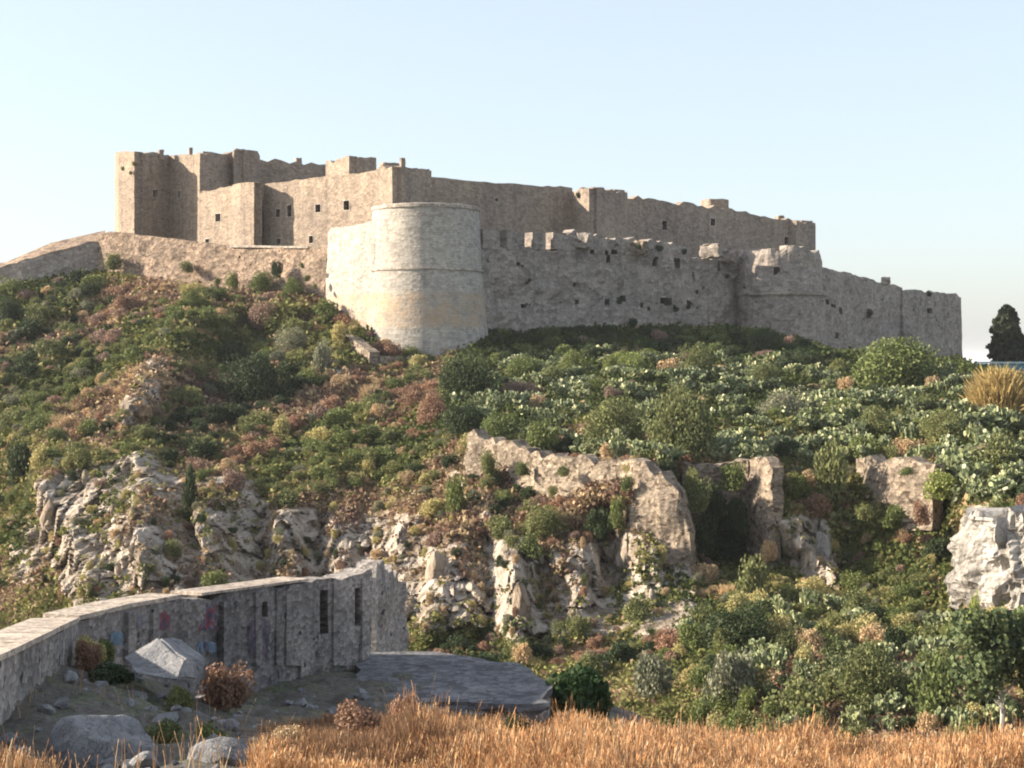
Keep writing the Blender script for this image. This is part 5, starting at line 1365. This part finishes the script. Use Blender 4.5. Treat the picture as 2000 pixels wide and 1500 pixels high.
# dry orange grass of the near field: blades in one mesh
def grass_field(n, seed):
    g = np.random.default_rng(seed)
    y_ = 17.5 + (35 - 17.5) * g.uniform(0, 1, n * 3) ** 1.1; x_ = g.uniform(-.42, .42, n * 3) * y_
    gr_ = gravel_at(x_, y_); uu = 1000 + x_ / y_ * F
    dens = np.where(gr_ > .5, .006, 1.0) * np.where((y_ > 29) & (uu < 1100), .35, 1)
    dens = np.where((uu < 110) & (y_ < 21), .25, dens)
    dens = dens * (.55 + .6 * (vnoise(x_ * 1.1, y_ * 1.1, 0, 38) > -.35))
    kp_ = g.uniform(0, 1, n * 3) < dens
    x_, y_ = x_[kp_][:n], y_[kp_][:n]; n = len(x_)
    i = np.clip(np.round((x_ + 46) / .28).astype(int), 0, len(XS) - 1); j = np.clip(np.round((y_ + 4) / .28).astype(int), 0, len(YS) - 1)
    z_ = Zn[i, j] - .03
    cl_ = .8 + .7 * vnoise(x_ * .8, y_ * .8, 0, 8) + .35 * vnoise(x_ * 3, y_ * 3, 0, 18)
    h = g.uniform(.17, .44, n) * cl_ * np.where(g.uniform(0, 1, n) > .96, 1.45, 1)
    uu = 1000 + x_ / y_ * F
    h *= np.where((uu > 480) & (uu < 760) & (y_ > 22.5), .6, 1) * (1 + .35 * np.exp(-((uu - 810) / 50) ** 2) * (y_ > 22)) * np.where((uu > 500) & (uu < 1080) & (y_ > 27), .6, 1)
    a = g.uniform(0, 6.283, n); lean = g.uniform(.05, .45, n) * h
    b_ = np.stack([x_, y_, z_], -1); w = g.uniform(.0025, .006, n)
    ax = np.stack([np.cos(a), np.sin(a), 0 * a], -1); sd_ = np.stack([-np.sin(a), np.cos(a), 0 * a], -1) * w[:, None]
    m_ = b_ + ax * (lean * .35)[:, None] + np.array((0, 0, 1)) * (h * .55)[:, None]; t_ = b_ + ax * lean[:, None] + np.array((0, 0, 1)) * h[:, None]
    # seed heads: a short wider piece at the tip
    e_ = t_ + ax * (lean * .15)[:, None] + np.array((0, 0, 1)) * (h * .12)[:, None]
    q = np.stack([b_ - sd_, b_ + sd_, m_ + sd_, m_ - sd_, m_ - sd_, m_ + sd_, t_ + sd_ * .6, t_ - sd_ * .6, t_ - sd_ * 1.6, t_ + sd_ * 1.6, e_ + sd_ * .7, e_ - sd_ * .7], 1)
    me = new_mesh('dry_grass', q.reshape(-1, 3), np.arange(n * 12).reshape(-1, 4), M['cover'])
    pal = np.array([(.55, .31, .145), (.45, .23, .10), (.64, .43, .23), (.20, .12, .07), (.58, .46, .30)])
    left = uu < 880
    dk = .75 * np.exp(-((uu - 680) / 200) ** 2) * (y_ > 20) + .12 + .25 * (vnoise(x_ * .7, y_ * .7, 0, 28) > .3)  # browner blades left of centre; the wall's missing shade put into their colour
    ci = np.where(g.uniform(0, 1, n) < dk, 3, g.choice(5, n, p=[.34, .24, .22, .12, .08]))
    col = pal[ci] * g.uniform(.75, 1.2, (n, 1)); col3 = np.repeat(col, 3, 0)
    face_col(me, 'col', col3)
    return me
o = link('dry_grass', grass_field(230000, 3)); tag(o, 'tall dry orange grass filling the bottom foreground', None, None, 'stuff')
m = bpy.data.materials.new('haze'); m.use_nodes = True; nt = m.node_tree
for n in list(nt.nodes): nt.nodes.remove(n)
mo = nt.nodes.new('ShaderNodeOutputMaterial'); pv = nt.nodes.new('ShaderNodeVolumePrincipled')
pv.inputs['Density'].default_value = .00009; pv.inputs['Color'].default_value = (.92, .94, 1, 1); pv.inputs['Anisotropy'].default_value = .1
nt.links.new(pv.outputs[0], mo.inputs['Volume'])
hv = [(x_, y_, z_) for x_ in (-41000, 41000) for y_ in (-41000, 41000) for z_ in (-64, 45)]
tag(link('haze', new_mesh('haze', hv, [(0, 1, 3, 2), (4, 6, 7, 5), (0, 4, 5, 1), (2, 3, 7, 6), (0, 2, 6, 4), (1, 5, 7, 3)], m)), kind='stuff')
print('objects', len(bpy.data.objects))
